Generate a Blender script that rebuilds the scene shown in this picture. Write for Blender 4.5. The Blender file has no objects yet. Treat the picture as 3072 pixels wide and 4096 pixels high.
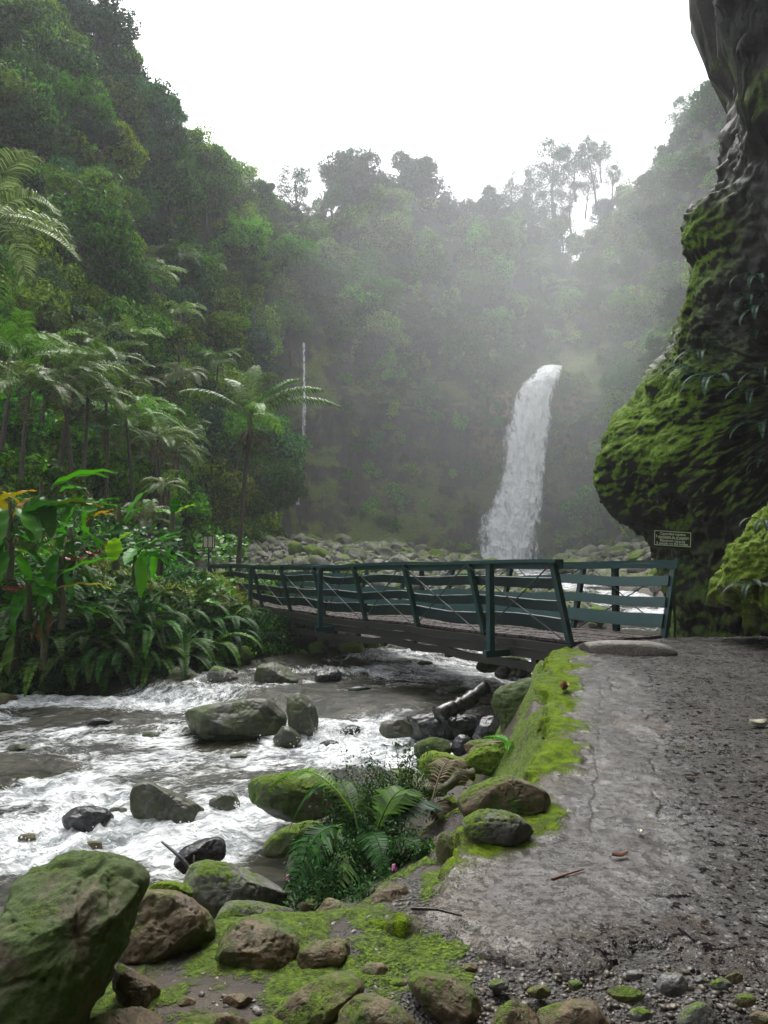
import bpy, math, random
import numpy as np
from mathutils import Vector, Matrix, noise as mnoise
from mathutils.bvhtree import BVHTree
R_ = math.radians
SC = bpy.context.scene
COL = SC.collection
# ------------------------------------------------------------------ camera
F, CX, CY, PITCH, EYE = 740.0, 384.0, 512.0, R_(4.33), 1.6
cam_d = bpy.data.cameras.new("camera"); cam = bpy.data.objects.new("camera", cam_d); COL.objects.link(cam)
cam.location = (0, 0, EYE); cam.rotation_euler = (R_(90) + PITCH, 0, 0)
cam_d.sensor_fit = 'VERTICAL'; cam_d.sensor_height = 36.0; cam_d.lens = F / 1024 * 36
cam_d.clip_start = 0.05; cam_d.clip_end = 900
SC.camera = cam
# ------------------------------------------------------------------ sky and sun
SUN_EL, SUN_AZ = R_(62), R_(-12)          # azimuth from +Y towards +X
w = bpy.data.worlds.new("World"); SC.world = w; w.use_nodes = True
nt = w.node_tree; nt.nodes.clear()
out = nt.nodes.new('ShaderNodeOutputWorld'); bg = nt.nodes.new('ShaderNodeBackground')
sky = nt.nodes.new('ShaderNodeTexSky'); sky.sky_type = 'NISHITA'; sky.sun_disc = False
sky.sun_elevation = SUN_EL; sky.sun_rotation = SUN_AZ; sky.dust_density = 4.0; sky.air_density = 1.0
hsv = nt.nodes.new('ShaderNodeHueSaturation'); hsv.inputs['Saturation'].default_value = 0.2
nt.links.new(sky.outputs[0], hsv.inputs['Color']); nt.links.new(hsv.outputs[0], bg.inputs[0])
bg.inputs[1].default_value = 0.15; nt.links.new(bg.outputs[0], out.inputs[0])
sd = bpy.data.lights.new("sun", 'SUN'); so = bpy.data.objects.new("sun", sd); COL.objects.link(so)
sd.energy = 1.0; sd.angle = R_(35); sd.color = (1, .97, .92)
so.rotation_euler = Vector((-math.sin(SUN_AZ) * math.cos(SUN_EL), -math.cos(SUN_AZ) * math.cos(SUN_EL), -math.sin(SUN_EL))).to_track_quat('-Z', 'Y').to_euler()
SC.view_settings.view_transform = 'Standard'; SC.view_settings.look = 'None'; SC.view_settings.gamma = 1
SC.view_settings.exposure = 1.2
SC.render.engine = 'CYCLES'
cy = SC.cycles
cy.max_bounces = 5; cy.diffuse_bounces = 2; cy.glossy_bounces = 2; cy.transmission_bounces = 3
cy.transparent_max_bounces = 8; cy.volume_bounces = 1; cy.use_denoising = True
HAZE = 0.0007
# ------------------------------------------------------------------ view maths
cP, sP = math.cos(PITCH), math.sin(PITCH)
def ray(x, y):
    a = (x - CX) / F; b = -(y - CY) / F
    return Vector((a, cP - b * sP, sP + b * cP))
def at(x, y, Y):
    d = ray(x, y); return Vector((0, 0, EYE)) + d * (Y / d.y)
# ------------------------------------------------------------------ numpy noise
def _hash(ix, iy, iz, seed):
    h = (ix.astype(np.int64) * 374761393 + iy.astype(np.int64) * 668265263 + iz.astype(np.int64) * 2147483647 + seed * 1274126177) & 0xffffffff
    h = ((h ^ (h >> 13)) * 1274126177) & 0xffffffff
    h = ((h ^ (h >> 16)) * 2246822519) & 0xffffffff
    return ((h ^ (h >> 15)) & 0xffffff) / float(0xffffff) * 2 - 1
def vn(p, seed=0):
    i = np.floor(p); f = p - i; i = i.astype(np.int64); f = f * f * f * (f * (f * 6 - 15) + 10)
    r = 0
    for dx in (0, 1):
        wx = f[:, 0] if dx else 1 - f[:, 0]
        for dy in (0, 1):
            wy = f[:, 1] if dy else 1 - f[:, 1]
            for dz in (0, 1):
                wz = f[:, 2] if dz else 1 - f[:, 2]
                r = r + wx * wy * wz * _hash(i[:, 0] + dx, i[:, 1] + dy, i[:, 2] + dz, seed)
    return r
def fbm(p, octv=4, seed=0, gain=.5, ridged=False):
    a, s, n = 1.0, 0.0, 0.0
    for o in range(octv):
        v = vn(p * 2.0 ** o + 17.3 * o, seed + o)
        s = s + a * ((1 - 2 * np.abs(v)) if ridged else v); n += a; a *= gain
    return s / n
def P3(X, Y, Z=0.0):
    return np.stack([X, Y, np.zeros_like(X) + Z], 1)
def sm(x):
    x = np.clip(x, 0, 1); return x * x * (3 - 2 * x)
# ------------------------------------------------------------------ objects
def fast_mesh(name, v, f, smooth=True):
    v = np.asarray(v, np.float32).reshape(-1, 3); f = np.asarray(f, np.int32)
    me = bpy.data.meshes.new(name); k = f.shape[1]
    me.vertices.add(len(v)); me.vertices.foreach_set('co', v.ravel())
    me.loops.add(f.size); me.loops.foreach_set('vertex_index', f.ravel())
    me.polygons.add(len(f)); me.polygons.foreach_set('loop_start', np.arange(0, f.size, k, dtype=np.int32))
    try: me.polygons.foreach_set('loop_total', np.full(len(f), k, np.int32))
    except Exception: pass
    me.update(calc_edges=True)
    me.polygons.foreach_set('use_smooth', np.full(len(f), bool(smooth)))
    return me
def link(name, me, mat=None, parent=None, loc=None):
    o = bpy.data.objects.new(name, me); COL.objects.link(o)
    if mat is not None and me is not None and not me.materials: me.materials.append(mat)
    if parent is not None: o.parent = parent
    if loc is not None: o.location = loc
    return o
def tag(o, label, cat, group=None):
    o['label'] = label; o['category'] = cat
    if group: o['group'] = group
    return o
def kind(o, k, label=None, cat=None):
    o['kind'] = k
    if label: o['label'] = label
    if cat: o['category'] = cat
    return o
def empty(name, loc=(0, 0, 0), rz=0):
    o = bpy.data.objects.new(name, None); COL.objects.link(o); o.location = loc; o.rotation_euler = (0, 0, rz)
    o.empty_display_size = .2
    return o
def dup(root, loc, rz=0, sc=1.0, tilt=(0, 0)):
    r = root.copy(); COL.objects.link(r); r.location = loc; r.rotation_euler = (tilt[0], tilt[1], rz)
    r.scale = (sc, sc, sc) if not hasattr(sc, '__len__') else sc
    for ch in list(root.children):
        c = ch.copy(); COL.objects.link(c); c.parent = r
    for k in ('group',):
        if k in r: del r[k]
    return r
def attr(me, name, vals):
    a = me.attributes.new(name, 'FLOAT', 'POINT'); a.data.foreach_set('value', np.asarray(vals, np.float32))
class MB:
    def __init__(s): s.v = []; s.f = []; s.n = 0
    def add(s, v, f):
        v = np.asarray(v, float).reshape(-1, 3); s.v.append(v); s.f.append(np.asarray(f, int) + s.n); s.n += len(v)
    def box(s, c, x, y, z):
        """oriented box: centre c, half-axis vectors x,y,z"""
        c, x, y, z = [np.array(q, float) for q in (c, x, y, z)]
        v = [c + a * x + b * y + d * z for a in (-1, 1) for b in (-1, 1) for d in (-1, 1)]
        s.add(v, [(0, 1, 3, 2), (4, 6, 7, 5), (0, 4, 5, 1), (2, 3, 7, 6), (0, 2, 6, 4), (1, 5, 7, 3)])
    def beam(s, a, b, wx, wz, up=(0, 0, 1)):
        a, b, up = [Vector(q) for q in (a, b, up)]
        d = b - a; L = d.length; d.normalize(); sd_ = d.cross(up).normalized(); u = sd_.cross(d)
        s.box((a + b) / 2, d * (L / 2), sd_ * (wx / 2), u * (wz / 2))
    def tube(s, pts, rad, n=6):
        pts = [Vector(p) for p in pts]; m = len(pts)
        rad = rad if hasattr(rad, '__len__') else [rad] * m
        vs = []; 
        for i, p in enumerate(pts):
            d = (pts[min(i + 1, m - 1)] - pts[max(i - 1, 0)]).normalized()
            a = d.orthogonal().normalized() if abs(d.z) > .9 else d.cross(Vector((0, 0, 1))).normalized()
            b = d.cross(a)
            for k in range(n):
                t = 2 * math.pi * k / n
                vs.append(p + (a * math.cos(t) + b * math.sin(t)) * rad[i])
        fs = [(i * n + k, i * n + (k + 1) % n, (i + 1) * n + (k + 1) % n, (i + 1) * n + k) for i in range(m - 1) for k in range(n)]
        s.add(vs, fs)
        if n == 4:
            s.add(vs[:4], [(3, 2, 1, 0)]); s.add(vs[-4:], [(0, 1, 2, 3)])
    def build(s, name, mat, parent=None, smooth=False):
        me = fast_mesh(name, np.concatenate(s.v), np.concatenate(s.f), smooth)
        return link(name, me, mat, parent)
# ------------------------------------------------------------------ materials
def nodes(name):
    m = bpy.data.materials.new(name); m.use_nodes = True; t = m.node_tree; t.nodes.clear()
    o = t.nodes.new('ShaderNodeOutputMaterial'); b = t.nodes.new('ShaderNodeBsdfPrincipled')
    t.links.new(b.outputs[0], o.inputs[0])
    return m, t, b, o
class N:
    def __init__(s, t): s.t = t
    def n(s, ty, **kw):
        x = s.t.nodes.new('ShaderNode' + ty)
        for k, v in kw.items(): setattr(x, k, v)
        return x
    def l(s, a, b): s.t.links.new(a, b)
    def setin(s, node, key, v):
        if hasattr(v, 'is_output') or hasattr(v, 'links'): s.t.links.new(v, node.inputs[key])
        else: node.inputs[key].default_value = v
    def noise(s, vec, scale, detail=4, rough=.55, dist=0.0, out='Fac'):
        x = s.n('TexNoise'); s.l(vec, x.inputs['Vector']); x.inputs['Scale'].default_value = scale
        x.inputs['Detail'].default_value = detail; x.inputs['Roughness'].default_value = rough; x.inputs['Distortion'].default_value = dist
        return x.outputs[out]
    def math(s, op, a, b=0.0, c=None, clamp=False):
        x = s.n('Math', operation=op); x.use_clamp = clamp
        s.setin(x, 0, a); s.setin(x, 1, b)
        if c is not None: s.setin(x, 2, c)
        return x.outputs[0]
    def ramp(s, fac, lo, hi, a=0.0, b=1.0):
        x = s.n('MapRange'); x.interpolation_type = 'SMOOTHSTEP'
        s.setin(x, 'Value', fac); s.setin(x, 'From Min', lo); s.setin(x, 'From Max', hi); s.setin(x, 'To Min', a); s.setin(x, 'To Max', b)
        return x.outputs[0]
    def mix(s, fac, a, b):
        x = s.n('Mix', data_type='RGBA')
        s.setin(x, 0, fac)
        for k, v in ((6, a), (7, b)):
            if hasattr(v, 'links'): s.l(v, x.inputs[k])
            else: x.inputs[k].default_value = (*v, 1)
        return x.outputs[2]
    def bump(s, h, strength, dist, normal=None):
        x = s.n('Bump'); s.l(h, x.inputs['Height']); x.inputs['Strength'].default_value = strength; x.inputs['Distance'].default_value = dist
        if normal is not None: s.l(normal, x.inputs['Normal'])
        return x.outputs[0]
    def coords(s, rnd=True):
        g = s.n('NewGeometry'); 
        if not rnd: return g.outputs['Position'], g
        oi = s.n('ObjectInfo'); va = s.n('VectorMath', operation='SCALE'); co = s.n('CombineXYZ')
        for i in range(3): s.l(oi.outputs['Random'], co.inputs[i])
        s.l(co.outputs[0], va.inputs[0]); va.inputs['Scale'].default_value = 37.0
        ad = s.n('VectorMath', operation='ADD'); s.l(g.outputs['Position'], ad.inputs[0]); s.l(va.outputs[0], ad.inputs[1])
        return ad.outputs[0], g
    def attr(s, name):
        a = s.n('Attribute'); a.attribute_name = name; return a.outputs['Fac']
MOSS_B = (.115, .19, .010); MOSS_D = (.045, .085, .010)
def rock_mat(name, ca, cb, moss=.5, film=.5, wet=.4, scale=1.0, mossz=.55, bump=.8, mb=MOSS_B, md=MOSS_D, thr=.0, side=0.0, mask=None):
    """stone with green film in blotches and bright moss on the faces that look up"""
    m, t, b, o = nodes(name); n = N(t); p, g = n.coords()
    n1 = n.noise(p, 2.2 * scale, 5, .6); n2 = n.noise(p, 9 * scale, 6, .65); n3 = n.noise(p, 55 * scale, 4, .7)
    base = n.mix(n.ramp(n1, .35, .65), ca, cb)
    base = n.mix(n.ramp(n2, .42, .68, 0, .8), base, tuple(c * .35 for c in ca))
    base = n.mix(n.ramp(n3, .55, .75, 0, .25), base, tuple(min(1, c * 1.9) for c in cb))
    nz = n.n('SeparateXYZ'); n.l(g.outputs['Normal'], nz.inputs[0])
    fm = n.ramp(n.math('ADD', n.math('MULTIPLY', n.noise(p, 1.6 * scale, 5, .6, .4), 1.0), n.math('MULTIPLY', n2, .35)), .95 - .62 * film, 1.12 - .5 * film, 0, .92)
    base = n.mix(fm, base, n.mix(n.ramp(n3, .3, .7), md, tuple(c * 1.7 for c in md)))
    # bright moss
    s = n.math('ADD', n.math('MULTIPLY', nz.outputs[2], mossz), n.math('ADD', n.math('MULTIPLY', nz.outputs[0], -side), n.math('MULTIPLY', n.noise(p, 2.6 * scale, 6, .62, .3), 1.6)))
    s = n.math('ADD', s, n.math('MULTIPLY', n3, .18))
    mm = n.ramp(n.math('ADD', s, n.math('MULTIPLY', n2, .5)), 1.88 - 1.1 * moss + thr, 2.28 - 1.1 * moss + thr)
    if mask: mm = n.math('MULTIPLY', mm, n.attr(mask))
    mc = n.mix(n.ramp(n.noise(p, 20 * scale, 5, .75), .35, .65), tuple(c * .35 for c in mb), mb)
    col = n.mix(mm, base, mc)
    n.l(col, b.inputs['Base Color'])
    n.l(n.ramp(n.math('ADD', mm, n.math('MULTIPLY', fm, .6)), 0, 1, .75 - .5 * wet, .95), b.inputs['Roughness'])
    b.inputs['Specular IOR Level'].default_value = .5
    h = n.math('ADD', n.math('MULTIPLY', n2, .6), n.math('MULTIPLY', n3, .22))
    h = n.math('ADD', h, n.math('MULTIPLY', n.math('MULTIPLY', mm, n.noise(p, 60 * scale, 3, .7)), .7))
    h = n.math('ADD', h, n.math('MULTIPLY', mm, .35))
    n.l(n.bump(h, bump, .035 / scale), b.inputs['Normal'])
    return m
def leaf_mat(name, cols, rough=.5, trans=.25, val=(.45, 1.6), spec=.16):
    """leaf colours vary per plant and per leaf"""
    m, t, b, o = nodes(name); n = N(t)
    oi = n.n('ObjectInfo'); g = n.n('NewGeometry')
    cr = n.n('ValToRGB'); cr.color_ramp.interpolation = 'LINEAR'
    el = cr.color_ramp.elements
    while len(el) < len(cols): el.new(.5)
    for i, c in enumerate(cols): el[i].position = i / max(1, len(cols) - 1); el[i].color = (*c, 1)
    f = n.math('ADD', n.math('MULTIPLY', oi.outputs['Random'], .92), n.math('MULTIPLY', g.outputs['Random Per Island'], .08))
    n.l(f, cr.inputs[0])
    hs = n.n('HueSaturation'); n.l(cr.outputs[0], hs.inputs['Color'])
    hs.inputs['Saturation'].default_value = 1.22
    n.l(n.math('MULTIPLY', n.ramp(g.outputs['Random Per Island'], 0, 1, val[0], val[1]), n.ramp(n.math('FRACT', n.math('MULTIPLY', oi.outputs['Random'], 17.0)), 0, 1, .7, 2.0)), hs.inputs['Value'])
    n.l(hs.outputs[0], b.inputs['Base Color']); b.inputs['Roughness'].default_value = rough
    b.inputs['Specular IOR Level'].default_value = spec
    tr = n.n('BsdfTranslucent'); n.l(hs.outputs[0], tr.inputs[0])
    mx = n.n('MixShader'); mx.inputs[0].default_value = trans
    n.l(b.outputs[0], mx.inputs[1]); n.l(tr.outputs[0], mx.inputs[2]); n.l(mx.outputs[0], o.inputs[0])
    return m
def wood_mat(name, ca, cb, rough=.5, scale=1.0, wear=None, wearamt=.5, stretch=(1, 1, 1)):
    m, t, b, o = nodes(name); n = N(t); p, g = n.coords()
    n1 = n.noise(p, 5 * scale, 5, .6); n2 = n.noise(p, 30 * scale, 4, .7)
    col = n.mix(n.ramp(n1, .3, .7), ca, cb)
    col = n.mix(n.ramp(n2, .5, .75, 0, .5), col, tuple(c * .5 for c in ca))
    if wear: col = n.mix(n.ramp(n.noise(p, 7 * scale, 6, .7), .75 - .25 * wearamt, .85 - .25 * wearamt, 0, .8), col, wear)
    n.l(col, b.inputs['Base Color']); n.l(n.ramp(n1, .3, .7, rough - .12, rough + .12), b.inputs['Roughness'])
    n.l(n.bump(n2, .35, .006), b.inputs['Normal'])
    return m
def plain(name, c, rough=.5):
    m, t, b, o = nodes(name); n = N(t); p, g = n.coords()
    k = n.noise(p, 25, 4, .6)
    n.l(n.mix(n.ramp(k, .3, .7), tuple(x * .75 for x in c), c), b.inputs['Base Color']); b.inputs['Roughness'].default_value = rough
    return m
M = {}
M['brown'] = rock_mat('brown_boulder', (.095, .066, .036), (.165, .118, .064), moss=.36, film=.50, wet=.25, scale=1.6, side=.25)
M['bigmoss'] = rock_mat('film_boulder', (.06, .042, .022), (.10, .07, .038), moss=.22, film=.85, wet=.15, scale=2.0, side=.1, md=(.035, .06, .010))
M['grey'] = rock_mat('grey_stone', (.11, .105, .098), (.20, .195, .185), moss=.25, film=.2, wet=.55, scale=2.0)
M['greymoss'] = rock_mat('grey_mossy_stone', (.10, .097, .09), (.19, .185, .17), moss=.48, film=.35, wet=.4, scale=2.2, side=.2)
M['olive'] = rock_mat('olive_boulder', (.035, .035, .025), (.10, .10, .078), moss=.12, film=.66, wet=.75, scale=1.3, md=(.035, .048, .012))
M['greenrock'] = rock_mat('green_boulder', (.05, .05, .03), (.10, .09, .05), moss=.3, film=.97, wet=.35, scale=1.2, md=(.035, .055, .010))
M['mosstop'] = rock_mat('moss_topped_boulder', (.06, .056, .042), (.15, .14, .115), moss=.50, film=.7, wet=.4, scale=1.1, mossz=.8)
M['lime'] = rock_mat('lime_moss', (.1, .08, .04), (.16, .13, .07), moss=1.02, film=.7, wet=.2, scale=1.5, mb=(.17, .27, .010), bump=1.0)
M['dark'] = rock_mat('dark_wet_stone', (.018, .018, .02), (.06, .06, .065), moss=-.2, film=.1, wet=1.0, scale=2.0)
M['bar'] = rock_mat('bar_stone', (.085, .08, .068), (.20, .19, .165), moss=.34, film=.42, wet=.35, scale=.8, mossz=.7, mb=(.13, .20, .02))
M['barmoss'] = rock_mat('mossy_bank_stone', (.07, .065, .05), (.16, .15, .13), moss=.72, film=.75, wet=.5, scale=1.4, mossz=.8)
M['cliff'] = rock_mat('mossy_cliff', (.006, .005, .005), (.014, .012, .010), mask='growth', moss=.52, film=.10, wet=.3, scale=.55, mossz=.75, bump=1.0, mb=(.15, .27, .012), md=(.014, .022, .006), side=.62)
M['bark'] = wood_mat('bark', (.035, .028, .02), (.09, .075, .055), .8, 2, (.05, .08, .02), .4)
M['palebark'] = wood_mat('pale_bark', (.12, .11, .09), (.22, .2, .17), .8, 1)
M['log'] = wood_mat('wet_log', (.010, .009, .008), (.028, .024, .021), .3, 2)
M['mosslog'] = wood_mat('mossy_log', (.05, .045, .02), (.09, .09, .035), .7, 2, (.10, .14, .02), .8)
M['teal'] = wood_mat('teal_paint', (.005, .042, .044), (.012, .064, .064), .42, 1.5, (.035, .040, .028), .95)
M['tealshade'] = wood_mat('shaded_teal_paint', (.004, .020, .020), (.008, .030, .029), .45, 1.5, (.03, .035, .03), .5)  # teal darkened: backlit shade of the left rail planks put into the colour
M['deck'] = wood_mat('deck_boards', (.05, .038, .035), (.095, .075, .068), .3, 1.5, (.05, .04, .035), .5)
M['beam'] = wood_mat('dark_beams', (.016, .017, .014), (.038, .036, .03), .6, 1.5, (.02, .035, .03), .6)
M['steel'] = plain('brace_steel', (.05, .055, .055), .4)
M['signblack'] = plain('sign_black', (.012, .012, .012), .35)
M['signwhite'] = plain('sign_letters', (.85, .85, .84), .5)
M['glass'] = plain('lantern_pane', (.62, .58, .42), .3)
M['deadleaf'] = plain('dead_leaf', (.16, .05, .02), .4)
M['paleleaf'] = plain('pale_leaf', (.5, .47, .36), .4)
M['petal'] = plain('petal', (.62, .18, .42), .5)
M['red'] = plain('red_bract', (.35, .02, .03), .4)
G1 = [(.020, .065, .016), (.060, .15, .020), (.14, .22, .024), (.036, .10, .045), (.10, .24, .022), (.026, .075, .026), (.15, .20, .03), (.06, .14, .06)]
M['leaf'] = leaf_mat('forest_leaves', G1)
M['leafdark'] = leaf_mat('dark_forest_leaves', [(.020, .052, .024), (.034, .075, .030), (.026, .066, .038)])
M['palm'] = leaf_mat('palm_leaflets', [(.045, .12, .022), (.11, .16, .05), (.07, .15, .03), (.16, .18, .10)], .42, .3, spec=.4)
M['palmdead'] = leaf_mat('withered_fronds', [(.06, .05, .035), (.10, .08, .06)], .6, .2)
M['fern'] = leaf_mat('fern_leaves', [(.014, .044, .012), (.024, .064, .014), (.045, .08, .018)], .5, .2)
M['ferngrey'] = leaf_mat('grey_fern_leaves', [(.05, .085, .06), (.035, .06, .04)], .5, .2)
M['bushleaf'] = leaf_mat('bush_leaves', [(.026, .058, .020), (.038, .075, .024)], .4, .2)
M['cover'] = leaf_mat('ground_cover', [(.045, .17, .015), (.03, .11, .02), (.08, .21, .02)], .4, .35, (.3, 1.7), .3)
M['broad'] = leaf_mat('broad_leaves', [(.035, .13, .012), (.05, .17, .015), (.025, .09, .02)], .3, .4, (.7, 1.2))
M['yellow'] = leaf_mat('yellowing_leaves', [(.30, .15, .01), (.20, .21, .02)], .4, .4, (.8, 1.2))
M['limeleaf'] = leaf_mat('lime_leaves', [(.17, .33, .02), (.13, .28, .02)], .35, .5, (.8, 1.2))
M['browndead'] = leaf_mat('brown_dead_leaves', [(.10, .045, .02), (.16, .10, .06)], .6, .2)
M['grass'] = leaf_mat('grass_blades', [(.10, .15, .03), (.16, .19, .05), (.05, .10, .02)], .4, .3)
# ------------------------------------------------------------------ terrain functions
FAR = np.array([(-70, 18), (-20, 16.2), (-8.5, 16.1), (-5, 16.8), (-3, 19), (-.5, 21), (2, 21.6), (5, 22.6), (8, 25), (9.3, 30), (9, 40), (9, 55), (9.6, 70), (11, 86), (14, 120)], float)
def pdist(X, Y, L):
    best = np.full(X.shape, 1e9); sg = np.zeros(X.shape)
    for (ax, ay), (bx, by) in zip(L[:-1], L[1:]):
        dx, dy = bx - ax, by - ay; t = np.clip(((X - ax) * dx + (Y - ay) * dy) / (dx * dx + dy * dy), 0, 1)
        ex, ey = X - ax - t * dx, Y - ay - t * dy; d = np.hypot(ex, ey)
        m = d < best; best = np.where(m, d, best); sg = np.where(m, np.sign(dx * ey - dy * ex), sg)
    return best, sg
def inpoly(X, Y, poly):
    c = np.zeros(X.shape, bool); n = len(poly)
    for i in range(n):
        (x1, y1), (x2, y2) = poly[i][:2], poly[(i + 1) % n][:2]
        if y1 == y2: continue
        c ^= ((y1 > Y) != (y2 > Y)) & (X < (x2 - x1) * (Y - y1) / (y2 - y1) + x1)
    return c
def sdpoly(X, Y, poly):
    L = np.array([p[:2] for p in poly] + [poly[0][:2]], float); d, _ = pdist(X, Y, L)
    return np.where(inpoly(X, Y, poly), d, -d)
def W(X, Y):
    t = Y + .5 * (X + .7)
    return -1.35 + .2 * sm((t - 6) / 6) + .33 * sm((t - 13.2) / .9) * sm((Y - 8) / 4) + .045 * np.maximum(0, Y - 16)
def _onw(px, py):
    d = ray(px, py); ts = np.linspace(1.5, 60, 4000); k = np.nonzero(EYE + d.z * ts <= W(d.x * ts, d.y * ts))[0][0]
    return (d.x * ts[k], d.y * ts[k])
NEAR = np.array([(-60, -2), (-14, 2.5), (-8, 3.9)] + [_onw(*p) for p in [(0, 925), (140, 905), (215, 900), (290, 903), (330, 885), (352, 850), (375, 818), (405, 785), (440, 772), (478, 755), (506, 738)]] + [(2.9, 12.8), (5.4, 13.6), (6.6, 15), (9.3, 19), (12, 25), (13.5, 35), (13, 50), (15, 65), (20, 88), (24, 120)], float)
def zpath(X, Y):
    return .47 * sm((Y - 3.2) / 7.6)
def ground(X, Y, detail=True):
    X = np.asarray(X, float); Y = np.asarray(Y, float)
    dn, sn = pdist(X, Y, NEAR); df, sf = pdist(X, Y, FAR)
    if detail:
        wob = .25 * vn(P3(X * .9, Y * .9), 5) + .1 * vn(P3(X * 3, Y * 3), 6)
    else: wob = 0
    right = -dn * sn + wob; left = df * sf + wob           # positive on dry land
    w_ = W(X, Y); bed = w_ - .5
    nearz = zpath(X, Y) - .11 + .055 * sm((4.4 - Y) / .5) * sm((X - .0) / .35)
    up = np.maximum(w_ + .35, .1) + .6 * sm((right - 1) / 4) + 2.0 * sm((right - 3) / 10)
    zr = nearz * (1 - sm((Y - 13.3) / 1.2)) + up * sm((Y - 13.3) / 1.2)
    zr = zr + .06 * sm((4.2 - Y) / .8) * sm((.3 - X) / .4)
    q = np.clip(-sdpoly(X, Y, PATH) - .12, 0, 3) * (X < 3.3)
    zr = zr - np.where(Y < 5.6, np.minimum(.55 * q, .95), np.minimum(1.7 * q, 1.25) * sm((Y - 5.6) / 1.2) + np.minimum(.55 * q, .95) * (1 - sm((Y - 5.6) / 1.2))) * sm((Y - 3.5) / 1.0) * (1 - sm((Y - 13.3) / 1.2))
    A = bed + (zr - bed) * sm((right + .12) / (.85 - .35 * sm((Y - 7) / 2)))
    mound = .35 + 2.3 * sm((-6.2 - X) / 5.5) * sm((36 - Y) / 8) + .5 * sm((-3.6 - X) / 2) * sm((32 - Y) / 6)
    mound = mound * (1 - sm((X + 4.2) / 1.6)) * (1 - sm((Y - 24) / 10))
    mound = np.maximum(mound - (w_ + .3), 0) * sm((left - .15) / 1.5)
    mound = mound * (.55 + .45 * sm((left - .5) / 4.5))
    bar = 1.75 * np.exp(-((X + 7) / 11) ** 2) * sm((Y - 36) / 22)
    zl = w_ + .28 * sm((left) / 1.0) + .25 * sm((left - 1) / 6) + mound + bar
    zl = zl + 2.5 * sm((-14 - X) / 8) * sm((Y - 24) / 10)
    B = bed + (zl - bed) * sm((left + .3) / 1.0)
    z = np.where(right > -.15, A, np.where(left > -.3, B, bed))
    if detail: z = z + .03 * fbm(P3(X * 4, Y * 4), 4, 9) + .10 * fbm(P3(X * .7, Y * .7), 3, 11) * (Y > 14)
    return z
def g1(x, y): return float(ground(np.array([x]), np.array([y]))[0])
def on(px, py, fn=None, lift=0.0):
    """where the sight line of a picture point meets a height function"""
    fn = fn or (lambda X, Y: ground(X, Y, False))
    d = ray(px, py); ts = np.linspace(1.5, 120, 6000); X = d.x * ts; Y = d.y * ts; Z = EYE + d.z * ts
    h = fn(X, Y); k = np.nonzero(Z <= h)[0]
    i = k[0] if len(k) else len(ts) - 1
    return Vector((X[i], Y[i], h[i] + lift))
def onpath(px, py): return on(px, py, lambda X, Y: zpath(X, Y))
def onwater(px, py): return on(px, py, W)
def grid(xs, ys, fn):
    X, Y = np.meshgrid(xs, ys); X, Y = X.ravel(), Y.ravel(); nx, ny = len(xs), len(ys)
    i = np.arange(ny - 1)[:, None] * nx + np.arange(nx - 1)[None]; i = i.ravel()
    return X, Y, np.stack([i, i + 1, i + nx + 1, i + nx], 1)
# path outline from the picture, projected to the ground
PATH_PX = [(556, 651), (545, 664), (543, 690), (549, 720), (547, 745), (538, 763), (522, 782), (500, 803), (468, 826), (447, 846), (436, 866), (424, 888), (408, 903), (392, 917), (418, 926), (438, 924), (455, 932), (476, 941), (501, 951), (530, 958), (564, 963), (586, 967), (600, 963), (612, 957), (640, 955), (662, 952), (690, 958), (703, 961), (735, 967), (768, 971)]
PATH = [tuple(onpath(*p)[:2]) for p in PATH_PX]
PATH += [(2.6, 2.9), (9.5, 3.2), (9.5, 12.6), (7.5, 12.7), (4.8, 12.5), (4.35, 12.0), (3.0, 11.25)]
MOSS1 = [tuple(onpath(*p)[:2]) for p in [(530, 646), (575, 646), (588, 660), (588, 700), (582, 740), (572, 772), (548, 782), (530, 800), (505, 795), (520, 760), (530, 730), (530, 680)]]
MOSS2 = [tuple(onpath(*p)[:2]) for p in [(545, 780), (562, 800), (556, 830), (530, 858), (490, 868), (462, 890), (440, 900), (418, 900), (400, 915), (405, 850), (460, 810)]]
MOSS3 = [tuple(onpath(*p)[:2]) for p in [(375, 905), (420, 912), (418, 924), (440, 935), (470, 955), (462, 965), (425, 965), (395, 945), (370, 930)]]
SMOOTHP = [tuple(onpath(*p)[:2]) for p in [(560, 640), (640, 690), (645, 740), (655, 790), (680, 860), (640, 900), (560, 930), (400, 980), (300, 900), (500, 640)]]
# ground sheet
def nonuni(segs):
    r = []
    for a, b, s in segs: r += list(np.arange(a, b, s))
    r.append(segs[-1][1]); return np.array(r)
xs = nonuni([(-90, -20, 3.5), (-20, -8, .5), (-8, -3, .14), (-3, 3, .03), (3, 6, .08), (6, 14, .35), (14, 90, 4)])
ys = nonuni([(-30, -2, 1.5), (-2, 2.2, .2), (2.2, 6.5, .03), (6.5, 13, .07), (13, 26, .16), (26, 90, .9), (90, 190, 8)])
X, Y, Fq = grid(xs, ys, None)
Z = ground(X, Y)
far = sm((np.hypot(X, Y - 40) - 75) / 30); Z = Z + 8 * far
def edge_noise(X, Y): return .12 * vn(P3(X * 3, Y * 3), 3) + .07 * vn(P3(X * 9, Y * 9), 4) + .03 * vn(P3(X * 25, Y * 25), 8)
en = edge_noise(X, Y)
mossg = np.maximum.reduce([sm((sdpoly(X, Y, q) + en * 1.5 + .12) / .18) for q in (MOSS1, MOSS2, MOSS3)])
lowl = sm((1.0 + en * 3 - X) / .5) * sm((4.4 - Y) / .5) * sm((fbm(P3(X * 1.7, Y * 1.7), 4, 21) + .28) / .3)
lft = sm((.2 - X) / .5) * sm((4.6 - Y) / .5)
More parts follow.
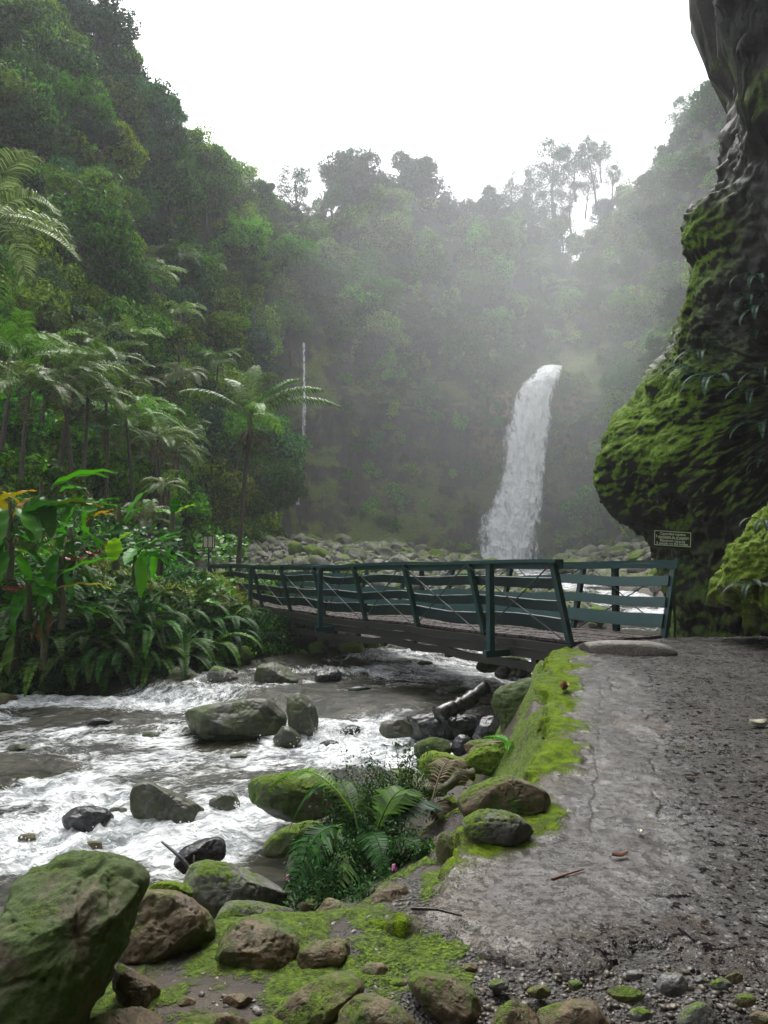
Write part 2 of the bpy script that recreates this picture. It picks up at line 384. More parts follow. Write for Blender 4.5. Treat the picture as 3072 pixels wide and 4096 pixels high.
mossg = np.clip(np.maximum(mossg, np.maximum(lowl * sm((.35 - X) / .5), lft * .62 * sm((fbm(P3(X * 3, Y * 3), 3, 22) + .25) / .4))), 0, 1)
qp = -sdpoly(X, Y, PATH); bankm = sm((1.2 - qp) / .5) * (qp > -.3) * sm((Y - 4.6) / .8) * (X < 3.2) * sm((12.3 - Y) / .3) * sm((fbm(P3(X * 2.5, Y * 2.5), 3, 24) + .45) / .4)
mossg = np.maximum(mossg, bankm); Z = Z + .16 * bankm * fbm(P3(X * 2.6, Y * 2.6, Z * 2.6), 4, 25)
dn_, sn_ = pdist(X, Y, NEAR)
grav = np.clip(sm((X + .15 + en * 2) / .3) * sm((4.2 - Y) / .3) + .75 * sm((4.6 - Y) / .3) * sm((fbm(P3(X * 2, Y * 2), 3, 35) + .1) / .3), 0, 1)
mb_ = sm((-3.0 - X) / .3) * (Y > 15)
Z = Z + .02 * mossg * (1 + fbm(P3(X * 22, Y * 22), 3, 31)) + grav * .012 * fbm(P3(X * 30, Y * 30), 3, 33)
me = fast_mesh('ground', P3(X, Y, Z), Fq)
me.vertices  # noqa
attr(me, 'moss', mossg); attr(me, 'gravel', grav)
m, t, b, o = nodes('soil'); n = N(t); p, g = n.coords(False)
k1 = n.noise(p, 3, 5, .6); k2 = n.noise(p, 30, 5, .7)
vor = n.n('TexVoronoi'); n.l(p, vor.inputs['Vector']); vor.inputs['Scale'].default_value = 55
soil = n.mix(n.ramp(k1, .35, .65), (.030, .021, .013), (.062, .046, .030)); soil = n.mix(n.ramp(k2, .5, .7, 0, .6), soil, (.03, .024, .018))
gr = n.mix(vor.outputs['Color'], (.03, .026, .022), (.12, .105, .09))
hsg = n.n('HueSaturation'); hsg.inputs['Saturation'].default_value = .35; n.l(gr, hsg.inputs['Color'])
col = n.mix(n.math('MULTIPLY', n.attr('gravel'), n.ramp(k2, .35, .55)), soil, hsg.outputs[0])
k3 = n.noise(p, 16, 4, .7)
mk = n.ramp(n.math('ADD', n.attr('moss'), n.math('ADD', n.math('MULTIPLY', n.math('SUBTRACT', k3, .5), 1.5), n.math('MULTIPLY', n.math('SUBTRACT', k1, .5), 1.3))), .48, .92)
mossc = n.mix(n.ramp(k2, .3, .7), (.030, .050, .006), (.155, .25, .010))
n.l(n.mix(mk, col, mossc), b.inputs['Base Color']); n.l(n.ramp(mk, 0, 1, .55, .95), b.inputs['Roughness'])
h = n.math('ADD', n.math('MULTIPLY', k2, .5), n.math('MULTIPLY', vor.outputs['Distance'], n.math('MULTIPLY', n.attr('gravel'), .8)))
n.l(n.bump(n.math('ADD', n.math('ADD', h, n.math('MULTIPLY', k1, .8)), n.math('MULTIPLY', mk, n.noise(p, 70, 3, .7))), 1.0, .035), b.inputs['Normal'])
M['soil'] = m
kind(link('ground', me, m), 'structure')
# ------------------------------------------------------------------ concrete path
xs = nonuni([(-.9, 2.6, .016), (2.6, 5, .03), (5, 9.6, .08)]); ys = nonuni([(2.4, 5.5, .016), (5.5, 9, .028), (9, 12.9, .04)])
X, Y, Fq = grid(xs, ys, None)
en = edge_noise(X, Y); sdp = sdpoly(X, Y, PATH) + en * .6 + (Y < 4.4) * (.06 * fbm(P3(X * 5, Y * 5), 3, 16, .7, True) - .02)
big = fbm(P3(X * 1.3, Y * 1.3), 4, 41); med = fbm(P3(X * 7, Y * 7), 4, 42); fine = fbm(P3(X * 28, Y * 28), 3, 43)
mossp = np.maximum.reduce([sm((sdpoly(X, Y, q) + en * 1.3 + .05) / .22) for q in (MOSS1, MOSS2, MOSS3)])
edgem = sm((.16 - sdp) / .16) * sm((X < 3.2) * 1.0) * sm((fbm(P3(X * 3, Y * 3), 3, 44) + .15) / .25)
mossp = np.clip(np.maximum(mossp * (1 - .25 * (med > .25)), edgem * sm((2.6 - X) / .5) * (Y > 4.2)), 0, 1)
rough = sm((-sdpoly(X, Y, SMOOTHP) + .15 * med + .1) / .35)
Z = zpath(X, Y) + .02 * big + .006 * med + (.002 + .005 * rough) * fbm(P3(X * 21, Y * 21), 3, 47, .7)
cr = on(655, 838, zpath); Z = Z - .014 * np.exp(-(((X - cr.x) / .16) ** 2 + ((Y - cr.y) / .09) ** 2)) * (1 + med)
Z = Z + mossp * (.012 + .035 * np.clip(fbm(P3(X * 9, Y * 9), 5, 46, .6) + .25, 0, 1)) - .015 * sm((Y - 12.2) / .3)
Z = Z - .012 * sm((.05 - sdp) / .05) - .10 * sm(-sdp / .03) - .03 * np.clip(fbm(P3(X * 11, Y * 11), 3, 48) + .2, 0, 1) * sm((.12 - sdp) / .1) * (Y < 4.4) - .02 * sm((.10 + .5 * en - sdp) / .03) * (Y < 4.4)
keep = (sdp > -.06)[Fq].all(1)
Fq = Fq[keep]; used_v = np.unique(Fq); remap = np.zeros(len(X), int); remap[used_v] = np.arange(len(used_v))
def crackm(pts, wd, seed):
    L_ = np.array([tuple(onpath(*q)[:2]) for q in pts]); d_, _ = pdist(X + .03 * vn(P3(X * 6, Y * 6), seed), Y, L_)
    return sm((wd - d_) / wd) * sm((vn(P3(X * 1.5, Y * 3), seed + 1) + .25) / .5)
crk_ = np.maximum.reduce([crackm([(604, 672), (601, 720), (597, 770), (592, 810), (588, 860), (585, 900)], .012, 301), crackm([(644, 700), (652, 740), (655, 790), (668, 850), (700, 900)], .013, 305), .8 * crackm([(575, 652), (605, 668), (612, 690)], .012, 309)])
Z = Z - .005 * crk_
me = fast_mesh('path', P3(X, Y, Z)[used_v], remap[Fq]); attr(me, 'crack', crk_[used_v])
attr(me, 'moss', mossp[used_v]); attr(me, 'rough', rough[used_v]); attr(me, 'edge', sm(sdp[used_v] / .5))
m, t, b, o = nodes('wet_concrete'); n = N(t); p, g = n.coords(False)
k1 = n.noise(p, 1.1, 5, .6); k2 = n.noise(p, 9, 6, .65); k3 = n.noise(p, 60, 4, .7); k4 = n.noise(p, 17, 4, .62, .0)
col = n.mix(n.ramp(k1, .35, .65), (.034, .028, .024), (.066, .058, .053))
col = n.mix(n.ramp(k2, .45, .75, 0, .5), col, (.045, .038, .032))
col = n.mix(n.ramp(n.attr('edge'), 1, 0, 0, .6), col, (.085, .066, .042))
vor = n.n('TexVoronoi'); n.l(p, vor.inputs['Vector']); vor.inputs['Scale'].default_value = 62; vor.inputs['Randomness'].default_value = 1
stones = n.mix(n.ramp(vor.outputs['Distance'], .1, .5), n.mix(vor.outputs['Color'], (.06, .055, .052), (.20, .195, .19)), (.028, .022, .020))
rg = n.attr('rough')
col = n.mix(n.math('MULTIPLY', rg, n.ramp(n.math('ADD', k2, n.math('MULTIPLY', k4, .3)), .45, .75, .1, .85)), col, stones)
k5 = n.noise(p, 36, 3, .6, .0); pit = n.math('MAXIMUM', n.ramp(k4, .56, .60), n.ramp(k5, .60, .64)); pitm = n.math('MULTIPLY', pit, n.ramp(rg, 0, 1, .45, 1.0))
col = n.mix(pitm, col, (.014, .010, .012))
col = n.mix(n.math('MULTIPLY', n.ramp(k5, .40, .34), n.ramp(rg, 0, 1, .3, .9)), col, (.26, .255, .25))
col = n.mix(n.math('MULTIPLY', n.attr('crack'), .75), col, (.030, .018, .012))
red = n.math('MULTIPLY', n.ramp(n.noise(p, 2.3, 6, .7, .5), .56, .68), .65)
col = n.mix(red, col, (.07, .045, .022))
crk = n.n('TexVoronoi', feature='DISTANCE_TO_EDGE'); n.l(p, crk.inputs['Vector']); crk.inputs['Scale'].default_value = .55
mk = n.ramp(n.math('ADD', n.attr('moss'), n.math('ADD', n.math('MULTIPLY', n.math('SUBTRACT', k3, .5), .8), n.math('MULTIPLY', n.math('SUBTRACT', k2, .5), 1.6))), .36, .98)
mossc = n.mix(n.ramp(n.math('ADD', n.math('MULTIPLY', k2, .6), n.math('MULTIPLY', k3, .4)), .35, .62), (.030, .045, .006), (.145, .225, .010))
film = n.math('MULTIPLY', n.ramp(n.attr('moss'), .02, .4, 0, .7), .8)
col = n.mix(film, col, (.075, .085, .02))
col = n.mix(mk, col, mossc)
n.l(col, b.inputs['Base Color'])
r = n.ramp(n.noise(p, 3.5, 6, .7), .38, .62, .10, .48)
n.l(n.math('ADD', r, n.math('MULTIPLY', mk, .55), clamp=True), b.inputs['Roughness'])
n.l(n.math('MULTIPLY', n.ramp(mk, 0, 1, .6, .1), n.math('SUBTRACT', 1.0, pitm)), b.inputs['Specular IOR Level'])
n.l(n.math('MULTIPLY', n.math('SUBTRACT', 1.0, mk), n.math('MULTIPLY', n.math('MULTIPLY', n.attr('edge'), n.math('SUBTRACT', 1.0, pitm)), n.ramp(n.noise(p, 1.7, 5, .65, .5), .38, .62, .25, 1.0))), b.inputs['Coat Weight']); COATM = pitm; b.inputs['Coat Roughness'].default_value = .16
n.l(n.bump(n.math('ADD', n.math('MULTIPLY', k3, .4), n.math('MULTIPLY', k2, .5)), .55, .012), b.inputs['Coat Normal'])
h = n.math('ADD', n.math('MULTIPLY', k3, .5), n.math('MULTIPLY', k2, .35))
h = n.math('ADD', h, n.math('MULTIPLY', rg, n.math('ADD', n.math('MULTIPLY', n.math('SUBTRACT', .6, vor.outputs['Distance']), .6), n.math('MULTIPLY', n.noise(p, 34, 5, .75), 1.6))))
h = n.math('SUBTRACT', h, n.math('ADD', n.math('MULTIPLY', pitm, .8), n.math('MULTIPLY', n.attr('crack'), .8)))
h = n.math('ADD', h, n.math('MULTIPLY', mk, n.noise(p, 110, 2, .6)))
n.l(n.bump(h, .9, .016), b.inputs['Normal'])
kind(link('path', me, m), 'structure')
# ------------------------------------------------------------------ river
xs = nonuni([(-40, -14, .6), (-14, -9, .09), (-9, 4.2, .04), (4.2, 14, .12), (14, 30, .9)]); ys = nonuni([(-4, 4, .5), (4, 5, .08), (5, 17, .04), (17, 26, .09), (26, 95, .55)])
X, Y, Fq = grid(xs, ys, None)
dn_, sn_ = pdist(X, Y, NEAR); df_, sf_ = pdist(X, Y, FAR)
inw = (-dn_ * sn_ < 1.2) & (df_ * sf_ < 1.6)
def spot(X, Y, px, py, rx, ry, fn=W):
    c = onwater(px, py); return np.exp(-(((X - c.x) / rx) ** 2 + ((Y - c.y) / ry) ** 2))
foam = .37 + .30 * vn(P3(X * .55, Y * 1.1), 51) + .10 * vn(P3(X * 1.5, Y * 3), 52)
for px, py, rx, ry, s in [(345, 735, 1.3, .9, .8), (330, 760, 2.0, .8, .45), (60, 705, 5, .7, .38), (180, 700, 2.5, .5, .42), (40, 735, 3.5, .8, .25), (20, 850, 2.2, 1.2, .5), (110, 850, 1.3, .7, .45), (240, 815, .6, .6, .5), (225, 840, .8, .5, .45), (320, 690, .5, .5, .0),
                          (440, 680, 2.5, 1.2, .30), (500, 662, 2.5, 2, .2), (400, 660, 2, 1.5, .3), (120, 760, 3, .7, .12), (400, 745, 1.5, .8, .2), (0, 790, 1.5, .8, .25), (60, 800, 1.2, .5, .3), (270, 790, 1, .6, .2),
                          (200, 748, 2.4, .4, -.22), (60, 768, 2.5, .4, -.10), (110, 782, 2.5, .35, -.15), (385, 703, 1.3, .6, -.5), (290, 885, .7, .7, -.5), (250, 690, 3, .3, -.25), (100, 692, 6, .35, -.3), (330, 712, .8, .35, -.15), (275, 850, .5, .5, -.2)]:
    foam = foam + s * spot(X, Y, px, py, rx, ry)
foam = foam + .3 * (Y > 26)
# flow frame
ang = np.where(Y < 13, R_(192), R_(192)) + R_(34) * sm((Y - 13) / 7) * sm((X + 6) / 6)
wu = .35 * vn(P3(X * .7, Y * .7), 61); wv = .3 * vn(P3(X * .9, Y * .9), 62)
U = X * np.cos(ang) + Y * np.sin(ang) + wu; V = -X * np.sin(ang) + Y * np.cos(ang) + wv
turb = np.clip(foam, .42, 1.2)
Z = W(X, Y) + turb * (.10 * fbm(P3(U * 1.1, V * 2.2), 4, 63, .6, True) + .06 * fbm(P3(U * 3.2, V * 5), 4, 64, .6, True) + .09 * fbm(P3(U * .7, V * 1.1), 2, 65) + .02 * fbm(P3(X * 14, Y * 14), 2, 66))
c = onwater(352, 722); Z = Z + .10 * np.exp(-(((X - c.x - .4) / .9) ** 2 + ((Y - c.y - .3) / .5) ** 2))
keep = inw[Fq].any(1); Fq = Fq[keep]; uv_ = np.unique(Fq); remap = np.zeros(len(X), int); remap[uv_] = np.arange(len(uv_))
WATER = (X[uv_], Y[uv_], U[uv_], V[uv_], foam[uv_], Z[uv_], remap[Fq])
# ------------------------------------------------------------------ boulders
def smooth_poly(pts, it=2):
    P = [np.array(p, float) for p in pts]
    for _ in range(it):
        Q = []
        for i in range(len(P)):
            a, b_ = P[i], P[(i + 1) % len(P)]; Q += [a * .78 + b_ * .22, a * .22 + b_ * .78]
        P = Q
    return np.array(P)
def blob_mesh(name, pts, Y, thick, seed=0, nt=96, nf=60, ex=.8, amp=.05, facets=9, freq=1.3, tiltz=0.0, back=0.0, centre=None, amp2=.35):
    """a boulder whose girth follows a given outline (picture points at distance Y) with its own real depth"""
    P = smooth_poly(pts); c2 = P.mean(0) if centre is None else np.array(centre, float)
    C = at(c2[0], c2[1], Y); d = (C - Vector((0, 0, EYE))).normalized()
    L = (C - Vector((0, 0, EYE))).length
    rx = d.cross(Vector((0, 0, 1))).normalized(); uz = rx.cross(d)
    OFF = []
    for x, y in P:
        r = ray(x, y); r = r * (L / r.dot(d)); q = Vector((0, 0, EYE)) + r - C; OFF.append((q.dot(rx), q.dot(uz)))
    OFF = np.array(OFF); A = np.arctan2(OFF[:, 1], OFF[:, 0]); Rr = np.hypot(OFF[:, 0], OFF[:, 1])
    th = np.linspace(0, 2 * math.pi, nt, endpoint=False); R = np.zeros(nt)
    for k, a in enumerate(th):          # ray / outline
        ca, sa = math.cos(a), math.sin(a); best = 0
        p, q = OFF, np.roll(OFF, -1, 0); e = q - p
        den = ca * e[:, 1] - sa * e[:, 0]; den = np.where(np.abs(den) < 1e-12, 1e-12, den)
        s = (p[:, 0] * e[:, 1] - p[:, 1] * e[:, 0]) / den; u = (p[:, 0] * sa - p[:, 1] * ca) / den
        ok = (s > 0) & (u >= -1e-6) & (u <= 1 + 1e-6)
        R[k] = s[ok].max() if ok.any() else Rr.mean()
    R = (R + .35 * (np.roll(R, 1) + np.roll(R, -1))) / 1.7
    ph = np.linspace(-math.pi / 2, math.pi / 2, nf)
    c_, s_ = np.cos(ph), np.sin(ph); cc = np.abs(c_) ** ex; ss = np.sign(s_) * np.abs(s_) ** ex
    TH, PH = np.meshgrid(np.arange(nt), np.arange(nf)); TH, PH = TH.ravel(), PH.ravel()
    x = R[TH] * cc[PH] * np.cos(th[TH]); z = R[TH] * cc[PH] * np.sin(th[TH]); y = ss[PH] * thick
    size = float(np.mean(R)); v = np.stack([x, y, z], 1)
    rng = np.random.RandomState(seed + 1)
    for _ in range(facets):             # flat worn faces
        nrm = rng.normal(size=3); nrm /= np.linalg.norm(nrm); dd = v @ nrm; lim = dd.max() * rng.uniform(.74, .94)
        over = np.maximum(dd - lim, 0); v = v - nrm * (over * .93)[:, None]
    nn = v / (np.linalg.norm(v / np.array([size, thick, size]), axis=1)[:, None] * size + 1e-9); nn /= np.linalg.norm(nn, axis=1)[:, None] + 1e-9
    q = v / size * freq + seed * 3.1
    dsp = amp * size * (fbm(q * 1.6, 4, seed) * 1.5 + amp2 * fbm(q * 4.5, 3, seed + 7, .6, True) - .5 * np.clip(fbm(q * 2.2, 3, seed + 13, .6, True) - .42, 0, 1) * 4 + .16 * fbm(q * 14, 2, seed + 5))
    v = v + nn * dsp[:, None]
    Mx = np.array([list(rx), list(d), list(uz)])
    v = v @ Mx + np.array(d) * back
    i = (np.arange(nf - 1)[:, None] * nt + np.arange(nt)[None]).ravel(); j = (np.arange(nf - 1)[:, None] * nt + (np.arange(nt) + 1)[None] % nt).ravel()
    f = np.stack([i, i + nt, j + nt, j], 1)
    return fast_mesh(name, v, f), C, size
def sized(pts, Y):
    P = np.array(pts, float); return (P[:, 0].max() - P[:, 0].min()) / F * Y
ROCKW = []
def rock(name, label, pts, Y, mat, seed, depth=.8, cat='rock', group=None, water=False, push=True, **kw):
    wdt = sized(pts, Y); hgt = (max(p[1] for p in pts) - min(p[1] for p in pts)) / F * Y
    th = depth * .5 * min(wdt, hgt * 1.8)
    me, C, s = blob_mesh(name, pts, Y, th, seed, **kw)
    o = link(name, me, M[mat]); o.location = C
    tag(o, label, cat, group)
    if water: ROCKW.append((C.x, C.y, wdt))
    return o
R = rock
# foreground bank
R('boulder', 'huge upright boulder covered in dull green film at the bottom left corner', [(2, 914), (14, 882), (31, 868), (63, 853), (101, 855), (135, 862), (146, 873), (147, 885), (135, 914), (128, 943), (116, 962), (113, 981), (92, 1003), (80, 1040), (30, 1070), (-40, 1080), (-30, 960)], 2.75, 'bigmoss', 3, cat='boulder', nt=220, nf=130, depth=.9, amp=.06, facets=4, freq=1.2)
R('boulder', 'rounded brown boulder, moss on its right shoulder, beside the huge upright boulder', [(147, 887), (169, 887), (193, 897), (212, 916), (217, 937), (207, 950), (188, 962), (165, 980), (140, 985), (120, 975), (112, 940), (128, 900)], 3.45, 'brown', 4, cat='boulder', nt=140, nf=90, depth=1.1, amp=.06)
R('boulder', 'round brown boulder, mossy in front, right of the one with a bright mossy shoulder', [(218, 933), (231, 921), (251, 916), (277, 919), (292, 928), (301, 945), (303, 970), (286, 984), (258, 990), (230, 982), (212, 960)], 3.35, 'brown', 5, cat='boulder', nt=140, nf=90, depth=1.1, amp=.06)
R('rock', 'long finger-shaped brown rock lying between two round boulders', [(290, 952), (321, 940), (345, 937), (354, 950), (354, 966), (340, 970), (313, 976), (294, 980)], 3.25, 'brown', 6, nt=110, nf=70, amp=.07)
R('rock', 'pointed upright tan rock behind the brown rock cluster below the fern bush', [(313, 925), (319, 898), (330, 896), (347, 904), (364, 917), (356, 930), (338, 945), (315, 948)], 3.95, 'brown', 17, nt=110, nf=70, amp=.06)
R('rock', 'plump brown rock in front of the pointed tan rock', [(333, 935), (345, 921), (366, 916), (383, 923), (390, 940), (388, 956), (364, 960), (345, 958)], 3.7, 'brown', 8, nt=110, nf=70, amp=.05)
R('boulder', 'long brown boulder slanting up to the right at the bottom edge', [(255, 1030), (284, 1000), (311, 981), (340, 969), (357, 972), (365, 986), (360, 998), (346, 1010), (326, 1045), (262, 1060)], 2.95, 'brown', 9, cat='boulder', nt=140, nf=80, amp=.05)
R('rock', 'small angular green-stained rock at the foot of the huge upright boulder', [(112, 960), (128, 967), (145, 976), (159, 986), (165, 1000), (158, 1014), (140, 1018), (112, 1010)], 2.95, 'brown', 10, nt=100, nf=60, amp=.07)
R('rock', 'low mossy slab at the bottom edge right of the huge upright boulder', [(70, 1030), (100, 1014), (140, 1005), (162, 1014), (172, 1050), (80, 1060)], 2.65, 'brown', 11, nt=100, nf=60, amp=.06)
R('rock', 'flat stone in moss at the bottom edge, left of the slanting boulder', [(170, 1024), (205, 1012), (245, 1016), (262, 1036), (200, 1062), (165, 1050)], 2.7, 'brown', 111, nt=100, nf=60, amp=.06)
R('boulder', 'grey topped rock with a moss skirt beside the quiet pool', [(182, 885), (190, 863), (212, 860), (244, 865), (253, 874), (275, 878), (289, 897), (284, 912), (255, 912), (217, 925), (196, 918), (184, 905)], 4.6, 'greymoss', 12, cat='boulder', nt=120, nf=70, amp=.06)
R('rock', 'flat grey stone between the moss-skirted rock and the round boulders', [(212, 922), (225, 902), (241, 899), (270, 904), (297, 909), (302, 920), (297, 936), (270, 930), (240, 930), (215, 935)], 4.0, 'greymoss', 13, nt=110, nf=60, amp=.06)
R('rock', 'low bright green mossy rock behind the boulder with the mossy shoulder', [(145, 893), (152, 883), (170, 880), (190, 884), (196, 894), (180, 905), (150, 905)], 4.3, 'lime', 14, nt=90, nf=50)
R('rock', 'dark smooth wet rock at the edge of the foam with a stick across it', [(171, 866), (181, 849), (202, 839), (222, 836), (227, 844), (226, 858), (210, 868), (190, 874), (176, 876)], 6.7, 'dark', 15, water=True, nt=110, nf=60, amp=.05)
R('boulder', 'brown wedge-shaped boulder slanting down to the right at the bottom centre', [(405, 985), (413, 971), (428, 968), (451, 976), (471, 988), (487, 1008), (492, 1036), (462, 1050), (430, 1020)], 2.95, 'brown', 16, cat='boulder', nt=140, nf=80, amp=.05)
R('rock', 'brown rock cut by the bottom edge between the slanting and the wedge-shaped boulder', [(338, 1010), (352, 996), (375, 994), (400, 1004), (422, 1028), (400, 1060), (335, 1060)], 2.7, 'brown', 27, nt=110, nf=60, amp=.05)
R('rock', 'grey-brown rock cut by the bottom edge just right of the wedge-shaped boulder', [(487, 1030), (499, 1005), (516, 999), (531, 1007), (542, 1030), (530, 1050), (495, 1050)], 2.75, 'brown', 18, nt=100, nf=60, amp=.05)
R('rock', 'wide low brown rock at the bottom edge beside the gravel', [(532, 1010), (559, 1002), (584, 997), (604, 1004), (616, 1030), (590, 1050), (540, 1050)], 2.7, 'brown', 19, nt=110, nf=60, amp=.05)
R('stone', 'round grey stone among the gravel at the lower right', [(655, 985), (660, 974), (672, 970), (685, 976), (690, 988), (680, 998), (662, 996)], 2.85, 'grey', 20, nt=90, nf=50)
R('stone', 'flat brown slab in the gravel left of the round grey stone', [(603, 990), (617, 983), (647, 992), (642, 1002), (620, 1004)], 2.8, 'brown', 21, nt=90, nf=50)
R('stone', 'grey-green stone cut by the bottom edge at the lower right', [(674, 1026), (682, 1008), (698, 1000), (713, 1007), (720, 1030), (700, 1045)], 2.6, 'greymoss', 22, nt=90, nf=50)
R('stone', 'flat brown stone sunk in moss above the wedge-shaped boulder', [(358, 972), (366, 963), (384, 962), (390, 974), (380, 988), (364, 990)], 3.15, 'brown', 23, nt=90, nf=50)
R('stone', 'small brown stone sunk in moss below the ragged edge of the path', [(438, 955), (446, 949), (455, 953), (452, 962), (441, 963)], 3.4, 'brown', 24, nt=60, nf=40)
R('rock', 'brown rock poking from the ground behind the wedge-shaped boulder', [(450, 980), (462, 975), (476, 981), (480, 992), (465, 995)], 3.1, 'brown', 25, nt=70, nf=40)
fillers = [(205, 990, 16, 9, 3.1), (240, 1002, 20, 10, 2.95), (186, 1003, 12, 7, 2.95), (300, 990, 13, 7, 3.15), (392, 962, 11, 6, 3.4), (398, 985, 12, 8, 3.1), (420, 960, 9, 5, 3.35), (500, 985, 12, 7, 3.0), (540, 992, 14, 7, 2.95), (575, 985, 10, 6, 3.0), (634, 975, 11, 6, 3.0), (720, 985, 12, 7, 2.85), (745, 1000, 13, 8, 2.7), (735, 978, 10, 6, 2.9), (700, 980, 8, 5, 2.95), (640, 1015, 14, 8, 2.65), (760, 1018, 12, 8, 2.6), (470, 968, 9, 5, 3.2), (205, 878, 12, 7, 5.4), (168, 905, 10, 6, 4.2), (310, 905, 10, 7, 4.4), (330, 885, 9, 6, 4.9)]
for i, (x, y, rx_, ry_, Y) in enumerate(fillers):
    rr = random.Random(i * 11 + 3); pts = [(x + rx_ * math.cos(a) * rr.uniform(.8, 1.15), y - ry_ * math.sin(a) * rr.uniform(.8, 1.15)) for a in [k * math.pi / 4 for k in range(8)]]
    gvl = x > 480; R('stone', 'small brown stone bedded in the wet gravel along the bottom edge' if gvl else 'small brown stone bedded in the mossy ground among the foreground boulders', pts, Y, ['brown', 'brown', 'grey', 'greymoss'][i % 4] if gvl else 'brown', 400 + i, nt=64, nf=40, group='small stones in the gravel' if gvl else 'small stones between the foreground boulders', depth=1.1)
# beside the path
R('boulder', 'tall dark green boulder standing on the bank left of the path', [(491, 700), (499, 687), (524, 675), (538, 677), (548, 688), (544, 700), (539, 712), (534, 726), (531, 748), (518, 756), (502, 742), (500, 716), (493, 708)], 9.0, 'greenrock', 31, cat='boulder', nt=140, nf=80, amp=.06)
R('boulder', 'lime green moss cushion bulging from the river side of the path', [(462, 760), (472, 749), (500, 744), (530, 746), (545, 752), (545, 768), (520, 778), (490, 775), (466, 772)], 7.7, 'lime', 32, cat='mossy rock', nt=140, nf=80, amp=.10, freq=1.6, amp2=.6)
R('rock', 'mossy lump joined to the path edge just right of the tall dark green boulder', [(534, 712), (545, 702), (560, 706), (564, 722), (552, 738), (536, 736)], 8.7, 'lime', 33, nt=90, nf=60, amp=.1, freq=1.5, amp2=.6)
R('boulder', 'broad brown and green boulder on the left edge of the path', [(453, 815), (458, 796), (481, 781), (506, 775), (526, 780), (547, 791), (552, 803), (547, 814), (521, 820), (501, 818), (471, 822)], 4.95, 'brown', 34, cat='boulder', nt=140, nf=80, amp=.05)
R('boulder', 'pale grey boulder with moss patches at the edge of the path', [(455, 831), (461, 819), (479, 810), (504, 809), (521, 816), (535, 829), (536, 844), (511, 850), (485, 848), (460, 842)], 4.45, 'greymoss', 35, cat='boulder', nt=140, nf=80, amp=.07)
R('rock', 'brown rock between the fern bush and the mossy patch of path', [(433, 842), (437, 831), (450, 834), (456, 850), (452, 868), (440, 872)], 4.35, 'brown', 36, nt=90, nf=60)
R('boulder', 'brown boulder with a green side under the right end of the fern bush', [(362, 920), (368, 897), (384, 881), (405, 884), (415, 900), (411, 920), (388, 928)], 3.95, 'brown', 37, cat='boulder', nt=120, nf=70, amp=.05)
R('stone', 'small grey stone set in the moss strip near the bridge', [(531, 669), (538, 663), (550, 665), (553, 673), (545, 679), (533, 678)], 9.5, 'grey', 38, nt=70, nf=40)
R('rock', 'yellow-green rounded rock below the lime moss cushion', [(415, 765), (424, 752), (445, 750), (466, 757), (470, 772), (455, 786), (425, 788)], 8.4, 'lime', 39, nt=110, nf=60, amp=.04)
R('rock', 'brown flat-topped rock above the lime moss cushion', [(465, 756), (474, 744), (500, 740), (512, 746), (495, 760), (470, 764)], 8.2, 'brown', 40, nt=90, nf=50)
R('rock', 'small moss-capped rock between the fern bush and the broad path boulder', [(440, 806), (444, 797), (456, 795), (460, 806), (450, 812)], 5.6, 'lime', 41, nt=70, nf=40)
# in the river
R('boulder', 'largest river boulder, flat topped and glistening, in the middle of the stream', [(181, 724), (183, 713), (199, 706), (226, 702), (260, 697), (276, 704), (286, 715), (286, 726), (273, 737), (249, 743), (226, 743), (199, 739)], 12.5, 'olive', 51, cat='boulder', water=True, nt=150, nf=80, amp=.04, depth=1.0, ex=.7)
R('boulder', 'upright egg-shaped boulder at the right end of the largest river boulder', [(285, 711), (289, 696), (300, 691), (312, 700), (319, 715), (321, 731), (310, 742), (294, 740), (286, 728)], 12.3, 'olive', 52, cat='boulder', water=True, nt=110, nf=70, amp=.05, depth=1.0)
R('rock', 'low brown rock in the water in front of the upright egg-shaped boulder', [(271, 740), (280, 725), (292, 727), (303, 738), (296, 748), (278, 748)], 11.7, 'olive', 53, water=True, nt=90, nf=50, amp=.04)
R('boulder', 'pale topped boulder right of the dark bank, nearest the bridge', [(254, 668), (269, 659), (289, 668), (300, 679), (299, 694), (271, 697), (255, 690)], 16, 'olive', 54, cat='boulder', water=True, nt=100, nf=60, amp=.05)
R('boulder', 'grey split rock with a mossy left side below the ferns', [(204, 672), (212, 664), (235, 671), (241, 680), (228, 693), (208, 692)], 16.3, 'greymoss', 55, cat='boulder', water=True, nt=100, nf=60)
R('boulder', 'dull mossy boulder below the hanging ferns, leftmost of the three bank boulders', [(163, 680), (171, 668), (183, 665), (199, 675), (205, 688), (192, 694), (166, 692)], 16.5, 'olive', 56, cat='boulder', water=True, nt=100, nf=60)
R('rock', 'jet black rock in the current below the bridge', [(314, 677), (319, 669), (338, 668), (346, 679), (337, 687), (316, 686)], 16, 'dark', 57, water=True, nt=90, nf=50, amp=.08)
R('boulder', 'dark river boulder with a moss cap on its left corner, right side awash', [(128, 803), (131, 785), (147, 779), (163, 788), (192, 801), (208, 811), (200, 828), (185, 837), (158, 834), (136, 826)], 8.7, 'olive', 58, cat='boulder', water=True, nt=140, nf=80, amp=.06)
R('boulder', 'rounded dark wet boulder in the foam at the left', [(60, 819), (68, 808), (84, 806), (108, 808), (116, 817), (105, 834), (80, 840), (66, 832)], 8.4, 'dark', 59, cat='boulder', water=True, nt=110, nf=60)
R('rock', 'low rusty brown rock barely breaking the water at the left', [(41, 793), (52, 782), (72, 780), (82, 788), (68, 798), (48, 798)], 10, 'brown', 60, water=True, nt=90, nf=50, amp=.04)
